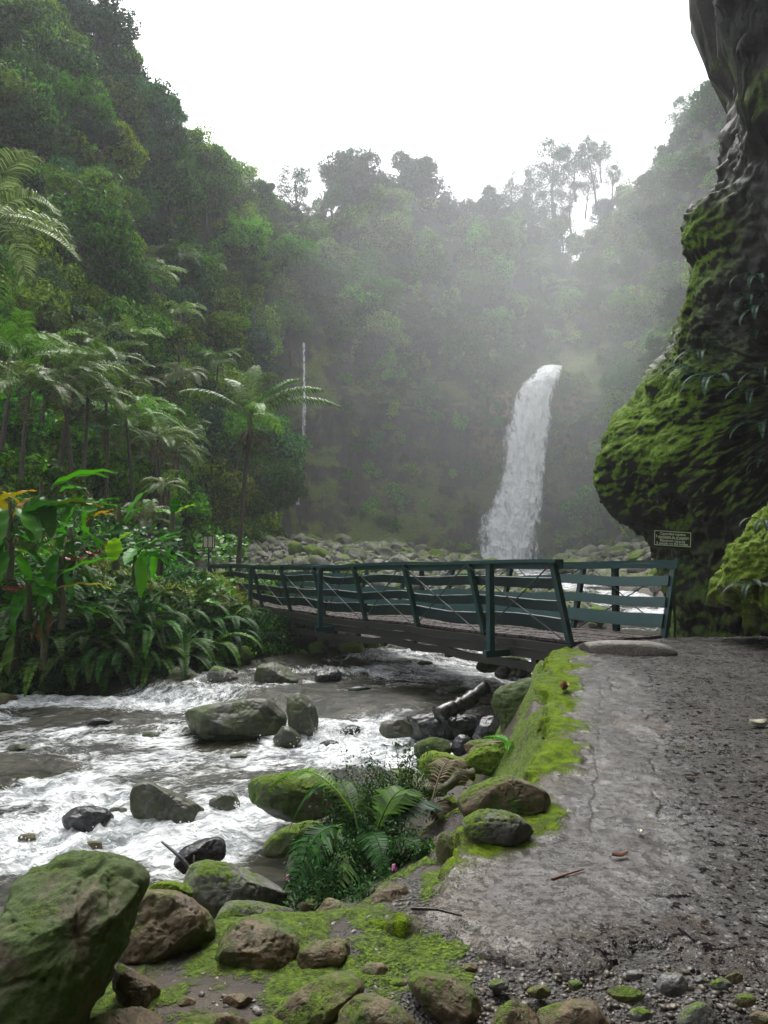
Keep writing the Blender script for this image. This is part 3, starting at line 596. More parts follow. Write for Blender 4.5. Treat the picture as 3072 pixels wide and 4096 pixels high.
R('boulder', 'large moss-topped boulder reaching into the river beside the fern bush', [(246, 787), (255, 776), (283, 773), (305, 775), (350, 788), (366, 800), (345, 816), (300, 824), (267, 819), (251, 803)], 8.1, 'mosstop', 61, cat='boulder', water=True, nt=150, nf=80, amp=.05)
R('boulder', 'mossy rock in front of the large moss-topped boulder', [(258, 850), (276, 831), (301, 821), (327, 821), (333, 838), (300, 856), (266, 860)], 6.7, 'mosstop', 62, cat='boulder', water=True, nt=120, nf=70)
R('rock', 'dark round rock at the foot of the fern bush beside the quiet pool', [(284, 872), (291, 852), (312, 842), (327, 850), (325, 872), (300, 884)], 5.9, 'olive', 63, water=True, nt=100, nf=60)
R('rock', 'half drowned greenish rock under a thin sheet of water', [(207, 803), (217, 793), (235, 791), (242, 806), (238, 818), (215, 818)], 9, 'olive', 64, water=True, nt=90, nf=50)
R('rock', 'smooth olive rock at the waterline left of the lime moss cushion', [(412, 750), (419, 740), (436, 736), (449, 739), (453, 752), (440, 762), (418, 762)], 10.6, 'greenrock', 65, water=True, nt=100, nf=50, amp=.04)
R('rock', 'small black wet rock right of the smooth olive rock', [(450, 748), (456, 735), (468, 734), (475, 748), (466, 758), (452, 756)], 10.6, 'dark', 66, water=True, nt=80, nf=50)
R('rock', 'dark rock in the white water left of the driftwood log', [(378, 729), (384, 720), (402, 717), (414, 726), (412, 740), (384, 740)], 11.7, 'olive', 67, water=True, nt=90, nf=50)
R('rock', 'low black ledge of rock under the driftwood log', [(388, 724), (410, 714), (450, 712), (490, 714), (505, 724), (490, 738), (440, 742), (405, 738)], 12.2, 'dark', 68, water=True, nt=120, nf=60, amp=.09)
R('rock', 'dark rock in the foam between the black ledge and the tall green boulder', [(470, 736), (478, 718), (495, 714), (504, 728), (500, 745), (478, 746)], 10.9, 'dark', 69, water=True, nt=80, nf=50)
R('rock', 'smooth brown rock resting at the bank foot below the tall green boulder', [(458, 748), (475, 738), (497, 738), (505, 750), (480, 758)], 9.7, 'brown', 70, nt=80, nf=50)
R('rock', 'left one of the green rocks in the current under the right half of the bridge', [(474, 668), (482, 656), (492, 653), (501, 661), (500, 671), (484, 674)], 15.6, 'greenrock', 71, water=True, nt=80, nf=50)
R('rock', 'rear dark green rock under the bridge beside the pale round stones', [(494, 668), (504, 655), (524, 656), (536, 668), (528, 676), (505, 676)], 16.4, 'greenrock', 72, water=True, nt=80, nf=50)
R('stone', 'larger pale round stone in the current under the right half of the bridge', [(493, 674), (499, 666), (508, 664), (516, 671), (512, 678), (498, 679)], 14.8, 'grey', 73, water=True, nt=70, nf=40)
R('stone', 'smaller pale round stone in the current under the right half of the bridge', [(514, 674), (519, 668), (527, 670), (529, 677), (517, 679)], 14.6, 'grey', 74, water=True, nt=60, nf=40)
R('rock', 'dark round rock in white water right of the bridge', [(666, 633), (671, 621), (680, 619), (688, 628), (689, 641), (675, 645)], 19.5, 'dark', 75, water=True, nt=80, nf=50)
R('rock', 'mossy flat rock behind the last bridge post', [(662, 648), (672, 641), (692, 642), (698, 650), (694, 662), (666, 662)], 14.2, 'greenrock', 76, nt=80, nf=50)
R('stone', 'grey stone at the left bank in the left corner of the river', [(27, 698), (36, 690), (46, 692), (50, 702), (44, 712), (30, 710)], 15.6, 'greymoss', 77, water=True, nt=60, nf=40)
R('stone', 'brown stone at the left edge of the picture on the river bank', [(-15, 705), (-5, 692), (14, 694), (24, 704), (18, 716), (-8, 720)], 15.2, 'brown', 78, water=True, nt=70, nf=40)
R('stone', 'half drowned green stone in front of the grey stone at the left bank', [(10, 722), (22, 712), (44, 712), (56, 722), (40, 732), (18, 732)], 14.3, 'olive', 79, water=True, nt=70, nf=40)
R('rock', 'moss-covered rock at the left bank under the banana plant', [(-12, 690), (-4, 680), (14, 679), (24, 688), (16, 698), (-6, 700)], 16.6, 'barmoss', 80, nt=70, nf=40)
for i, (x, y, rx_, ry_, Y, mt, lb) in enumerate([(100, 722, 16, 5, 13.9, 'dark', 'low dark rock awash in the rapids left of the largest river boulder'), (150, 735, 12, 4, 12.9, 'olive', 'half sunk rock just left of the largest river boulder'), (20, 748, 14, 5, 12.2, 'olive', 'flat rock awash near the left edge of the river'), (118, 812, 12, 6, 8.9, 'olive', 'half sunk green rock between the two dark boulders in the foam'), (30, 838, 12, 6, 8.0, 'brown', 'small brown rock awash at the left edge of the foam'), (330, 745, 12, 5, 11.4, 'dark', 'rock under the spray where the water drops beside the egg-shaped boulder'),
        (352, 732, 13, 7, 12.4, 'dark', 'dark rock inside the small cascade'), (240, 757, 11, 4, 11.0, 'olive', 'low rock awash below the largest river boulder'), (360, 690, 14, 5, 14.6, 'dark', 'smooth dark rock under the slick water above the cascade'), (425, 664, 10, 4, 17.5, 'olive', 'rock breaking the water below the middle of the bridge'), (455, 690, 12, 4, 14.4, 'olive', 'sunken rock in the rapids right of the slick water'), (96, 846, 13, 6, 7.6, 'brown', 'brown stone washed over behind the huge upright boulder')]):
    rr = random.Random(i * 5 + 2); pts = [(x + rx_ * math.cos(a) * rr.uniform(.8, 1.15), y - ry_ * math.sin(a) * rr.uniform(.8, 1.15)) for a in [k * math.pi / 4 for k in range(8)]]
    Y = onwater(x, y + ry_ * .3).y
    R('rock', lb, pts, Y, mt, 440 + i, nt=80, nf=44, water=True, depth=1.2)
# mossy stones under the bridge: each placed by hand
ms = [(318, 648, 12, 9, 20, 'barmoss', 'moss-topped stone'), (300, 655, 11, 8, 20, 'barmoss', ''), (337, 637, 14, 9, 23, 'barmoss', ''), (352, 652, 20, 16, 20.5, 'barmoss', 'largest mossy boulder under the bridge with a bright green cap'), (323, 640, 8, 9, 20.5, 'grey', 'pale bare stone among the mossy ones under the bridge'),
      (372, 646, 12, 10, 21, 'barmoss', ''), (384, 642, 10, 8, 22, 'barmoss', ''), (391, 650, 9, 8, 21, 'grey', ''), (366, 634, 14, 8, 24, 'barmoss', ''), (398, 640, 10, 7, 23, 'bar', ''), (408, 646, 8, 8, 21, 'bar', ''), (420, 643, 9, 6, 22.5, 'bar', ''),
      (341, 660, 9, 5, 19.5, 'grey', 'flat pale stone at the waterline under the bridge'), (390, 657, 8, 6, 20, 'olive', ''), (400, 661, 7, 4, 19.5, 'grey', ''), (306, 665, 9, 7, 19, 'dark', 'black stone at the waterline under the bridge'), (288, 648, 12, 9, 21.5, 'barmoss', ''), (432, 652, 7, 5, 20.5, 'bar', ''), (262, 640, 16, 10, 20, 'barmoss', 'dim mossy rock in the shade under the far end of the bridge'), (240, 655, 14, 12, 18.3, 'barmoss', 'mossy rock behind the split grey rock below the bridge end'), (385, 632, 12, 7, 26, 'bar', ''), (410, 633, 12, 6, 27, 'bar', '')]
for i, (x, y, rx_, ry_, Y, mt, lb) in enumerate(ms):
    rr = random.Random(i * 7 + 1)
    pts = [(x + rx_ * math.cos(a) * rr.uniform(.85, 1.12), y - ry_ * math.sin(a) * rr.uniform(.85, 1.1) + ry_ * .15) for a in [k * math.pi / 4 for k in range(8)]]
    grp = None if lb and lb != 'moss-topped stone' else ('mossy stones under the bridge' if mt == 'barmoss' else 'bare stones under the bridge')
    lab = lb if grp is None else ('moss-covered stone heaped on the far bank under the bridge' if mt == 'barmoss' else 'bare rounded stone at the water edge under the bridge')
    R('stone', lab, pts, Y, mt, 100 + i, nt=56, nf=36, group=grp, depth=1.2)
# ------------------------------------------------------------------ finish the river
X, Y, U, V, foam, Z, Fq = WATER
fdx, fdy = -.93, -.36
for (rx_, ry_, wd) in ROCKW:
    d1 = np.hypot(X - rx_, Y - ry_) / (wd * .62); ring = np.exp(-((d1 - 1.0) / .28) ** 2)
    dw = np.hypot(X - rx_ - fdx * wd * .7, Y - ry_ - fdy * wd * .7) / (wd * .55)
    up = np.hypot(X - rx_ + fdx * wd * .5, Y - ry_ + fdy * wd * .5) / (wd * .5)
    foam = foam + .13 * ring + .20 * np.exp(-dw ** 2); Z = Z + .05 * np.exp(-up ** 2) * min(1, wd) * .9
me = fast_mesh('river', P3(X, Y, Z), Fq)
uvl = me.uv_layers.new(name='flow'); uvl.data.foreach_set('uv', np.stack([U, V], 1)[Fq.ravel()].astype(np.float32).ravel())
attr(me, 'foam', np.clip(foam, 0, 1.3))
m, t, b, o = nodes('rushing_water'); n = N(t); p, g = n.coords(False)
uvn = n.n('UVMap'); uvn.uv_map = 'flow'
mp = n.n('Mapping'); n.l(uvn.outputs[0], mp.inputs[0]); mp.inputs['Scale'].default_value = (1.0, 2.4, 1)
f1 = n.noise(mp.outputs[0], 1.5, 8, .66, 1.2); f2 = n.noise(mp.outputs[0], 5.5, 7, .68, 1.8); f3 = n.noise(p, 40, 3, .7)
fa = n.attr('foam')
s = n.math('ADD', n.math('MULTIPLY', f1, .62), n.math('ADD', n.math('MULTIPLY', f2, .46), n.math('MULTIPLY', f3, .08)))
s = n.math('ADD', s, n.math('MULTIPLY', fa, .62))
fm = n.ramp(s, .90, 1.08)
fmx = n.math('MULTIPLY', fm, n.ramp(s, .90, 1.25, .5, 1.0))
base = n.mix(n.ramp(f1, .4, .6), (.008, .010, .006), (.042, .040, .022))
foamc = n.mix(n.ramp(n.math('ADD', n.math('MULTIPLY', f2, .5), n.math('MULTIPLY', f1, .5)), .40, .60), (.20, .225, .23), (.86, .88, .89))
n.l(n.mix(fmx, base, foamc), b.inputs['Base Color'])
n.l(n.ramp(fm, 0, 1, .14, .7), b.inputs['Roughness']); b.inputs['IOR'].default_value = 1.33
h = n.math('ADD', n.math('MULTIPLY', f2, .8), n.math('MULTIPLY', f3, n.ramp(fm, 0, 1, .08, .35)))
n.l(n.bump(n.math('ADD', h, n.math('MULTIPLY', f1, 1.2)), .6, .05), b.inputs['Normal'])
M['water'] = m
kind(link('river', me, m), 'structure')
# spray: drops thrown up where the water breaks
def ico(sub=1):
    t_ = (1 + 5 ** .5) / 2
    v = [(-1, t_, 0), (1, t_, 0), (-1, -t_, 0), (1, -t_, 0), (0, -1, t_), (0, 1, t_), (0, -1, -t_), (0, 1, -t_), (t_, 0, -1), (t_, 0, 1), (-t_, 0, -1), (-t_, 0, 1)]
    f = [(0, 11, 5), (0, 5, 1), (0, 1, 7), (0, 7, 10), (0, 10, 11), (1, 5, 9), (5, 11, 4), (11, 10, 2), (10, 7, 6), (7, 1, 8), (3, 9, 4), (3, 4, 2), (3, 2, 6), (3, 6, 8), (3, 8, 9), (4, 9, 5), (2, 4, 11), (6, 2, 10), (8, 6, 7), (9, 8, 1)]
    v = [Vector(q).normalized() for q in v]
    for _ in range(sub):
        c = {}; nf_ = []
        def mid(a, b_):
            k = (min(a, b_), max(a, b_))
            if k not in c: v.append(((v[a] + v[b_]) / 2).normalized()); c[k] = len(v) - 1
            return c[k]
        for a, b_, d_ in f:
            x_, y_, z_ = mid(a, b_), mid(b_, d_), mid(d_, a); nf_ += [(a, x_, z_), (b_, y_, x_), (d_, z_, y_), (x_, y_, z_)]
        f = nf_
    return np.array([list(q) for q in v]), np.array(f)
IC0, IC1, IC2, IC3 = ico(0), ico(1), ico(2), ico(3)
def scatter_mesh(base, pos, scl, rot=None):
    """many copies of small solids joined: base list of (v,f)"""
    vs, fs, n0 = [], [], 0; rng = np.random.RandomState(5)
    for i in range(len(pos)):
        bv, bf = base[i % len(base)]; a = rng.uniform(0, 6.28, 3) if rot is None else rot[i]
        c, s_ = math.cos(a[0]), math.sin(a[0]); Rz = np.array([[c, -s_, 0], [s_, c, 0], [0, 0, 1]])
        c, s_ = math.cos(a[1]), math.sin(a[1]); Rx = np.array([[1, 0, 0], [0, c, -s_], [0, s_, c]])
        vs.append((bv * scl[i]) @ Rx.T @ Rz.T + pos[i]); fs.append(bf + n0); n0 += len(bv)
    return np.concatenate(vs), np.concatenate(fs)
rng = np.random.RandomState(77); pos, scl = [], []
for px, py, rx_, ry_, k in [(345, 738, .9, .5, 500), (325, 745, .8, .4, 200), (250, 815, .5, .3, 160), (225, 832, .5, .3, 160), (40, 850, 1.2, .5, 160), (170, 700, 1.4, .3, 120), (640, 632, .5, .4, 0)]:
    c = onwater(px, py)
    for _ in range(k):
        x_, y_ = c.x + rng.normal() * rx_ * .6, c.y + rng.normal() * ry_ * .6
        pos.append((x_, y_, W(np.array([x_]), np.array([y_]))[0] + abs(rng.normal()) * .07 + .03)); scl.append(rng.uniform(.004, .014) * np.array([1, 1, 1]))
m = plain('foam_white', (.9, .92, .93), .35)
v_, f_ = scatter_mesh([IC0], pos, scl); kind(link('water_spray', fast_mesh('water_spray', v_, f_), m), 'stuff', 'fine white water drops flying above the rapids', 'spray')
# ------------------------------------------------------------------ gravel and pebbles at the path foot
def pebble_variants(k, seed, base=IC1, flat=.6):
    out_ = []
    for i in range(k):
        v, f = base; r = np.random.RandomState(seed + i); v = v.copy()
        for _ in range(5):
            nrm = r.normal(size=3); nrm /= np.linalg.norm(nrm); dd = v @ nrm; v = v - nrm * (np.maximum(dd - r.uniform(.55, .8), 0) * .9)[:, None]
        v = v * (1 + .12 * vn(v * 1.5 + i * 9.1, seed))[:, None] * np.array([1, r.uniform(.65, .95), r.uniform(flat * .8, flat * 1.2)])
        out_.append((v, f))
    return out_
PV = pebble_variants(7, 300)
rng = np.random.RandomState(12); pos, scl, rot = [], [], []
NP = 9000; xx = rng.uniform(-1.9, 2.4, NP); yy = rng.uniform(2.25, 4.0, NP)
ins = sdpoly(xx, yy, PATH); gz = ground(xx, yy)
dens = sm((xx + .25) / .5) * .9 + .16 + .3 * (vn(P3(xx * 2.5, yy * 2.5), 36) > .15)
okm = (ins < -.01) & (rng.uniform(size=NP) < dens)
for x_, y_, z_ in zip(xx[okm], yy[okm], gz[okm]):
    s_ = .007 + .016 * rng.uniform() ** 3.0
    pos.append((x_, y_, z_ + s_ * .25)); scl.append(np.array([s_, s_, s_])); rot.append((rng.uniform(0, 6.28), rng.normal() * .25, 0))
m, t, b, o = nodes('gravel'); n = N(t); p, g = n.coords(False)
cr_ = n.n('ValToRGB'); el = cr_.color_ramp.elements; el[0].color = (.05, .042, .034, 1); el[1].color = (.24, .22, .19, 1)
for q, c_ in ((.4, (.09, .08, .065, 1)), (.75, (.13, .10, .07, 1)), (.9, (.17, .165, .155, 1))): e_ = el.new(q); e_.color = c_
n.l(g.outputs['Random Per Island'], cr_.inputs[0]); n.l(n.mix(n.ramp(n.noise(p, 90, 4, .6), .4, .7, 0, .4), cr_.outputs[0], (.04, .035, .03)), b.inputs['Base Color']); b.inputs['Roughness'].default_value = .45
M['gravel'] = m
v_, f_ = scatter_mesh(PV, pos, scl, rot); kind(link('gravel', fast_mesh('gravel', v_, f_), m), 'stuff', 'loose wet gravel of mixed brown and grey pebbles', 'gravel')
# ------------------------------------------------------------------ boulder bar upstream: single stones
rng = np.random.RandomState(40); BV = [fast_mesh('stone', v, f) for v, f in pebble_variants(8, 500, IC3, .75)]
for me in BV: me.materials.append(M['bar'])
BVm = [fast_mesh('stone', v, f) for v, f in pebble_variants(4, 560, IC3, .75)]
for me in BVm: me.materials.append(M['barmoss'])
cand = []
for _ in range(13000):
    x_, y_ = rng.uniform(-12, 34), 21 + 62 * rng.uniform() ** .75
    cand.append((x_, y_))
cand = np.array(cand); dF, sF = pdist(cand[:, 0], cand[:, 1], FAR); lf = dF * sF
gz = ground(cand[:, 0], cand[:, 1]); dN, sN = pdist(cand[:, 0], cand[:, 1], NEAR); lf = np.where(-dN * sN > .2, 5, np.where(dF * sF > -.8, dF * sF, np.where(rng.uniform(size=len(lf)) < .03, 1, -9))); placed = []; rest = []
for (x_, y_), l_, z_ in zip(cand, lf, gz):
    if l_ < -.8 or x_ < -4.5 and y_ < 33 or (x_ < -6.6 and y_ < 40): continue
    px_ = CX + F * x_ / y_
    if px_ < 200 or px_ > 760: continue
    s_ = (.16 + .5 * rng.uniform() ** 3.2) * (1 + max(0, y_ - 30) / 45)
    if any((x_ - a) ** 2 + (y_ - b_) ** 2 < ((s_ + c_) * .62) ** 2 for a, b_, c_ in placed): continue
    placed.append((x_, y_, s_))
    rest.append((x_, y_, z_, s_))
rest.sort(key=lambda q: -q[3] / q[1]); main_, small_ = rest[:280], rest[280:]
for i, (x_, y_, z_, s_) in enumerate(main_):
    mossy = rng.uniform() < .22
    o = link('stone', (BVm if mossy else BV)[i % (4 if mossy else 8)]); o.location = (x_, y_, z_ + s_ * .22); o.scale = (s_, s_, s_); o.rotation_euler = (rng.normal() * .3, rng.normal() * .3, rng.uniform(0, 6.28))
    bx_ = CX + F * x_ / y_; wh = 'far' if y_ > 48 else ('middle' if y_ > 32 else 'near'); lr = 'left behind the lantern' if bx_ < 290 else 'centre left' if bx_ < 400 else 'centre right' if bx_ < 520 else 'right behind the near railing'
    gl = ('moss-covered' if mossy else 'bare grey') + ' ' + ('boulder' if s_ > .42 else 'stone') + ' in the %s stone bar beyond the bridge, %s' % (wh, lr)
    tag(o, gl, 'stone', gl)
v_, f_ = scatter_mesh(pebble_variants(6, 600, IC2, .8), [(a, b_, c_ + .15 * d_) for a, b_, c_, d_ in small_], [np.array([d_] * 3) for a, b_, c_, d_ in small_], [(rng.uniform(0, 6.28), rng.normal() * .3, 0) for _ in small_])
kind(link('cobbles', fast_mesh('cobbles', v_, f_), M['bar']), 'stuff', 'smaller rounded cobbles filling the stone bar beyond the bridge', 'cobbles')
R('boulder', 'large wedge-shaped boulder on the crest of the stone bar above the bridge rail', [(383, 568), (390, 558), (398, 552), (410, 558), (420, 565), (430, 572), (400, 578), (384, 576)], 46, 'bar', 201, cat='boulder', nt=90, nf=50)
# ------------------------------------------------------------------ valley walls
def cr4(p0, p1, p2, p3, t):
    return .5 * ((2 * p1) + (-p0 + p2) * t + (2 * p0 - 5 * p1 + 4 * p2 - p3) * t * t + (-p0 + 3 * p1 - 3 * p2 + p3) * t ** 3)
def resample(A, n):
    m_ = len(A); t = np.linspace(0, m_ - 1 - 1e-9, n); i = t.astype(int); f = (t - i).reshape((-1,) + (1,) * (A.ndim - 1))
    g_ = lambda k: A[np.clip(k, 0, m_ - 1)]
    return cr4(g_(i - 1), g_(i), g_(i + 1), g_(i + 2), f)
HC = [(-300, [(600, 18), (450, 22), (200, 32), (-200, 45)]), (-100, [(592, 24), (450, 28), (200, 40), (-150, 55)]), (0, [(582, 28), (430, 34), (200, 48), (-70, 62)]),
      (70, [(578, 33), (430, 39), (210, 53), (30, 68)]), (120, [(574, 38), (440, 44), (230, 60), (88, 74)]), (200, [(570, 50), (450, 56), (290, 70), (192, 84)]), (260, [(568, 64), (465, 69), (330, 80), (212, 93)]),
      (320, [(566, 78), (450, 83), (350, 88), (226, 104)]), (370, [(566, 84), (440, 88), (360, 90), (200, 108)]), (420, [(566, 88), (440, 91), (368, 92), (203, 112)]), (480, [(566, 90), (440, 92.5), (372, 94), (232, 116)]), (515, [(566, 92), (450, 94), (374, 97), (235, 128)]),
      (545, [(566, 92.5), (450, 95), (382, 98), (248, 140)]), (572, [(566, 90), (450, 93), (374, 96), (272, 134)]), (610, [(566, 85), (450, 88), (362, 92), (232, 120)]), (660, [(568, 76), (450, 79), (345, 84), (172, 108)]), (720, [(570, 64), (430, 67), (290, 75), (100, 95)]),
      (800, [(572, 52), (400, 55), (250, 62), (20, 78)]), (950, [(578, 40), (350, 43), (150, 50), (-130, 62)])]
rows = []
for x, cs in HC:
    pts = [np.array(at(x, y, Y)) for y, Y in cs]; b0 = pts[0].copy(); b0[2] = min(b0[2], ground(b0[0:1], b0[1:2])[0]) - .8
    dirn = np.array([pts[3][0] * .6, pts[3][1], 0]); dirn /= np.linalg.norm(dirn)
    pts[0] = b0; pts.append(pts[3] + dirn * 22 + np.array([0, 0, -3.])); pts.append(pts[3] + dirn * 60 + np.array([0, 0, -22.])); rows.append(pts)
HG = np.array(rows)                      # columns x rows x 3
NU, NV = 300, 170
HS = resample(HG, NU); HS = np.transpose(resample(np.transpose(HS, (1, 0, 2)), NV), (1, 0, 2))   # NU x NV x 3
du = np.gradient(HS, axis=0); dv = np.gradient(HS, axis=1); nn = np.cross(du, dv); nn /= np.linalg.norm(nn, axis=2, keepdims=True) + 1e-9
cen = np.array([2, 40, 10.]); flip = np.sign(((cen - HS) * nn).sum(2, keepdims=True)); nn = nn * flip
flatp = HS.reshape(-1, 3)
amp = 1.0 * fbm(flatp * .09, 3, 71) * 3.0 + .9 * fbm(flatp * .33, 4, 72, .6, True) + .25 * fbm(flatp * 1.2, 3, 73)
uu = np.repeat(np.linspace(0, 1, NU), NV); vv = np.tile(np.linspace(0, 5, NV), NU)
# rock face: from the left of the thin fall to the right edge, below the lip
xa = np.interp(uu * (len(HC) - 1), range(len(HC)), [h_[0] for h_ in HC])
en = fbm(flatp * .16, 4, 75)
facem = sm((xa + en * 50 - 285) / 30) * sm((625 - xa + en * 50) / 35) * sm((2.02 + .30 * en + .25 * sm((xa - 500) / 50) - vv) / .16)
nearfall = np.exp(-((xa - 528) / 38) ** 2) * sm((2.6 - vv) / .4)
damp = 1 - .55 * nearfall
HP = flatp + nn.reshape(-1, 3) * (amp * damp)[:, None]
HP = HP + nn.reshape(-1, 3) * (-1.6 * facem * sm((vv - .1) / .5) * sm((1.5 - vv) / .8) * (1 - nearfall))[:, None]     # undercut
i = (np.arange(NU - 1)[:, None] * NV + np.arange(NV - 1)[None]).ravel(); HF = np.stack([i, i + NV, i + NV + 1, i + 1], 1)
me = fast_mesh('hillside', HP, HF); attr(me, 'face', facem)
yb = (np.exp(-((xa - 505) / 26) ** 2) + .6 * np.exp(-((xa - 566) / 20) ** 2)) * facem * sm((vv - .6) / .6)
attr(me, 'pale', np.clip(yb + .9 * np.exp(-((xa - 620) / 30) ** 2) * sm((.5 - vv) / .3), 0, 1))
m, t, b, o = nodes('valley_wall'); n = N(t); p, g = n.coords(False)
k1 = n.noise(p, .22, 6, .62, .4); k2 = n.noise(p, 1.3, 6, .68); k3 = n.noise(p, 5, 4, .7)
mp = n.n('Mapping'); n.l(p, mp.inputs[0]); mp.inputs['Scale'].default_value = (1, 1, .25); ks = n.noise(mp.outputs[0], 1.1, 6, .65)
veg = n.mix(n.ramp(k2, .35, .65), (.012, .022, .008), (.03, .05, .014))
rockc = n.mix(n.ramp(ks, .35, .65), (.035, .029, .023), (.085, .070, .055)); rockc = n.mix(n.ramp(k3, .45, .7, 0, .6), rockc, (.025, .021, .018))
rockc = n.mix(n.math('MULTIPLY', n.attr('pale'), n.ramp(n.math('ADD', k2, n.math('MULTIPLY', k3, .3)), .55, .72)), rockc, (.50, .37, .16))
nz = n.n('SeparateXYZ'); n.l(g.outputs['Normal'], nz.inputs[0])
mm = n.ramp(n.math('ADD', n.math('ADD', k1, n.math('MULTIPLY', k2, .45)), n.math('MULTIPLY', nz.outputs[2], .30)), .72, .86, 0, .9)
rockc = n.mix(mm, rockc, n.mix(n.ramp(k3, .3, .7), (.06, .10, .012), (.20, .26, .02)))
n.l(n.mix(n.attr('face'), veg, rockc), b.inputs['Base Color']); b.inputs['Roughness'].default_value = .7
n.l(n.bump(n.math('ADD', n.math('MULTIPLY', k2, .7), n.math('MULTIPLY', k3, .3)), 1.0, .5), b.inputs['Normal'])
kind(link('hillside', me, m), 'structure')
BVH = BVHTree.FromPolygons([tuple(q) for q in HP], [tuple(int(a) for a in f) for f in HF])
def hill(px, py):
    d = ray(px, py).normalized(); h_, nrm, idx, dist = BVH.ray_cast(Vector((0, 0, EYE)), d)
    return h_, nrm
# ------------------------------------------------------------------ waterfalls
def fall(name, label, cat, edges, Ys, nw, nh, rough_, seed, mat, thick=.5):
    """edges: (y, xleft, xright) from top to bottom"""
    E = resample(np.array(edges, float), nh); YY = resample(np.array(Ys, float)[:, None], nh)[:, 0]
    vs = []
    for k in range(nh):
        for j in range(nw):
            u_ = j / (nw - 1); x_ = E[k, 1] + (E[k, 2] - E[k, 1]) * u_
            q = at(x_, E[k, 0], YY[k]); vs.append((q.x, q.y - thick * math.sin(math.pi * u_) ** .6, q.z))
    vs = np.array(vs); uu_ = np.tile(np.linspace(0, 1, nw), nh); kk = np.repeat(np.linspace(0, 1, nh), nw)
    q = vs * np.array([1.0, 1.0, .42])
    e_ = np.minimum(uu_, 1 - uu_) * 2
    vs[:, 1] -= rough_ * (1.1 * fbm(q * .9, 5, seed, .62, True) + .5 * fbm(q * 3.5, 3, seed + 3, .6)) * (.3 + kk)
    vs[:, 0] += (1 - e_) * rough_ * .9 * fbm(vs * np.array([.3, .3, 1.2]), 4, seed + 9, .65) * (.35 + kk)
    i = (np.arange(nh - 1)[:, None] * nw + np.arange(nw - 1)[None]).ravel(); f = np.stack([i, i + 1, i + nw + 1, i + nw], 1)
    me = fast_mesh(name, vs, f); attr(me, 'edge', e_); attr(me, 'down', kk)
    return tag(link(name, me, mat), label, cat)
m, t, b, o = nodes('falling_water'); n = N(t); p, g = n.coords(False)
mp = n.n('Mapping'); n.l(p, mp.inputs[0]); mp.inputs['Scale'].default_value = (1, .6, .38)
k1 = n.noise(mp.outputs[0], .9, 7, .68, .8); k2 = n.noise(mp.outputs[0], 3.2, 6, .7, .6)
k = n.math('ADD', n.math('MULTIPLY', k1, .6), n.math('MULTIPLY', k2, .4))
n.l(n.mix(n.ramp(k, .36, .52), (.60, .62, .63), (.97, .98, .98)), b.inputs['Base Color']); b.inputs['Roughness'].default_value = .6
n.l(n.bump(k, .3, .4), b.inputs['Normal'])
tr = n.n('BsdfTransparent'); mx = n.n('MixShader')
al = n.ramp(n.math('ADD', n.math('MULTIPLY', n.attr('edge'), 2.6), n.math('MULTIPLY', n.math('SUBTRACT', k, .5), 5.0)), .0, 1.1)
n.l(al, mx.inputs[0]); n.l(tr.outputs[0], mx.inputs[1]); n.l(b.outputs[0], mx.inputs[2]); n.l(mx.outputs[0], o.inputs[0])
M['fall'] = m
fall('waterfall', 'tall white waterfall plunging from the notch in the cliff', 'waterfall', [(367, 539, 564), (376, 530, 561), (393, 515, 555), (430, 504, 551), (477, 497, 547), (500, 488, 545), (528, 478, 543), (556, 474, 539), (575, 470, 537)], [95.0, 92.6, 91.2, 90.4, 89.8, 89.4, 89, 88.6, 88.3], 110, 300, .38, 81, m, 1.1)
m2, t, b, o = nodes('thin_falling_water'); n = N(t); p, g = n.coords(False)
mp = n.n('Mapping'); n.l(p, mp.inputs[0]); mp.inputs['Scale'].default_value = (2, 1, .3); k2 = n.noise(mp.outputs[0], 3.0, 6, .72, .4)
n.l(n.mix(n.ramp(k2, .4, .6), (.22, .24, .25), (.75, .78, .8)), b.inputs['Base Color']); b.inputs['Roughness'].default_value = .4
tr = n.n('BsdfTransparent'); mx = n.n('MixShader'); n.l(n.ramp(n.math('ADD', n.math('MULTIPLY', n.attr('edge'), .5), k2), .62, .8, 0, .85), mx.inputs[0])
n.l(tr.outputs[0], mx.inputs[1]); n.l(b.outputs[0], mx.inputs[2]); n.l(mx.outputs[0], o.inputs[0])
ys_ = []
for y in (343, 380, 409, 443, 475, 505):
    h_, _ = hill(300, y); ys_.append((h_.y if h_ else 78) - 4.2)
ys_ = list(np.minimum.accumulate(ys_))
fall('thin_waterfall', 'thin ribbon of water trickling down the cliff behind the single palm', 'waterfall', [(343, 302, 305.5), (380, 302.5, 306), (409, 302, 307), (443, 300, 305.5), (475, 297, 303.5), (505, 295, 301)], ys_, 12, 140, .12, 85, m2, .15)
# ------------------------------------------------------------------ overhanging cliff on the right
CO = [(700, -260), (700, -80), (703, -20), (706, 4), (712, 18), (728, 28), (737, 42), (733, 62), (741, 100), (741, 130), (735, 152), (729, 185), (712, 200), (687, 214), (679, 245), (673, 288), (665, 320), (650, 350), (638, 378), (624, 408), (614, 440), (610, 462), (613, 484), (625, 503), (645, 518), (664, 529), (675, 545), (682, 568), (687, 594), (683, 618), (689, 640), (693, 672), (760, 720), (1050, 760), (1400, 500), (1400, -260), (1000, -420)]
me, C, s = blob_mesh('cliff', CO, 16.2, 3.6, 7, nt=900, nf=240, ex=.62, amp=.0, facets=0, centre=(860, 390))
v = np.empty(len(me.vertices) * 3, np.float32); me.vertices.foreach_get('co', v); v = v.reshape(-1, 3)
nr = np.empty(len(me.vertices) * 3, np.float32); me.vertices.foreach_get('normal', nr); nr = nr.reshape(-1, 3)
q = v.astype(float) + np.array(C)
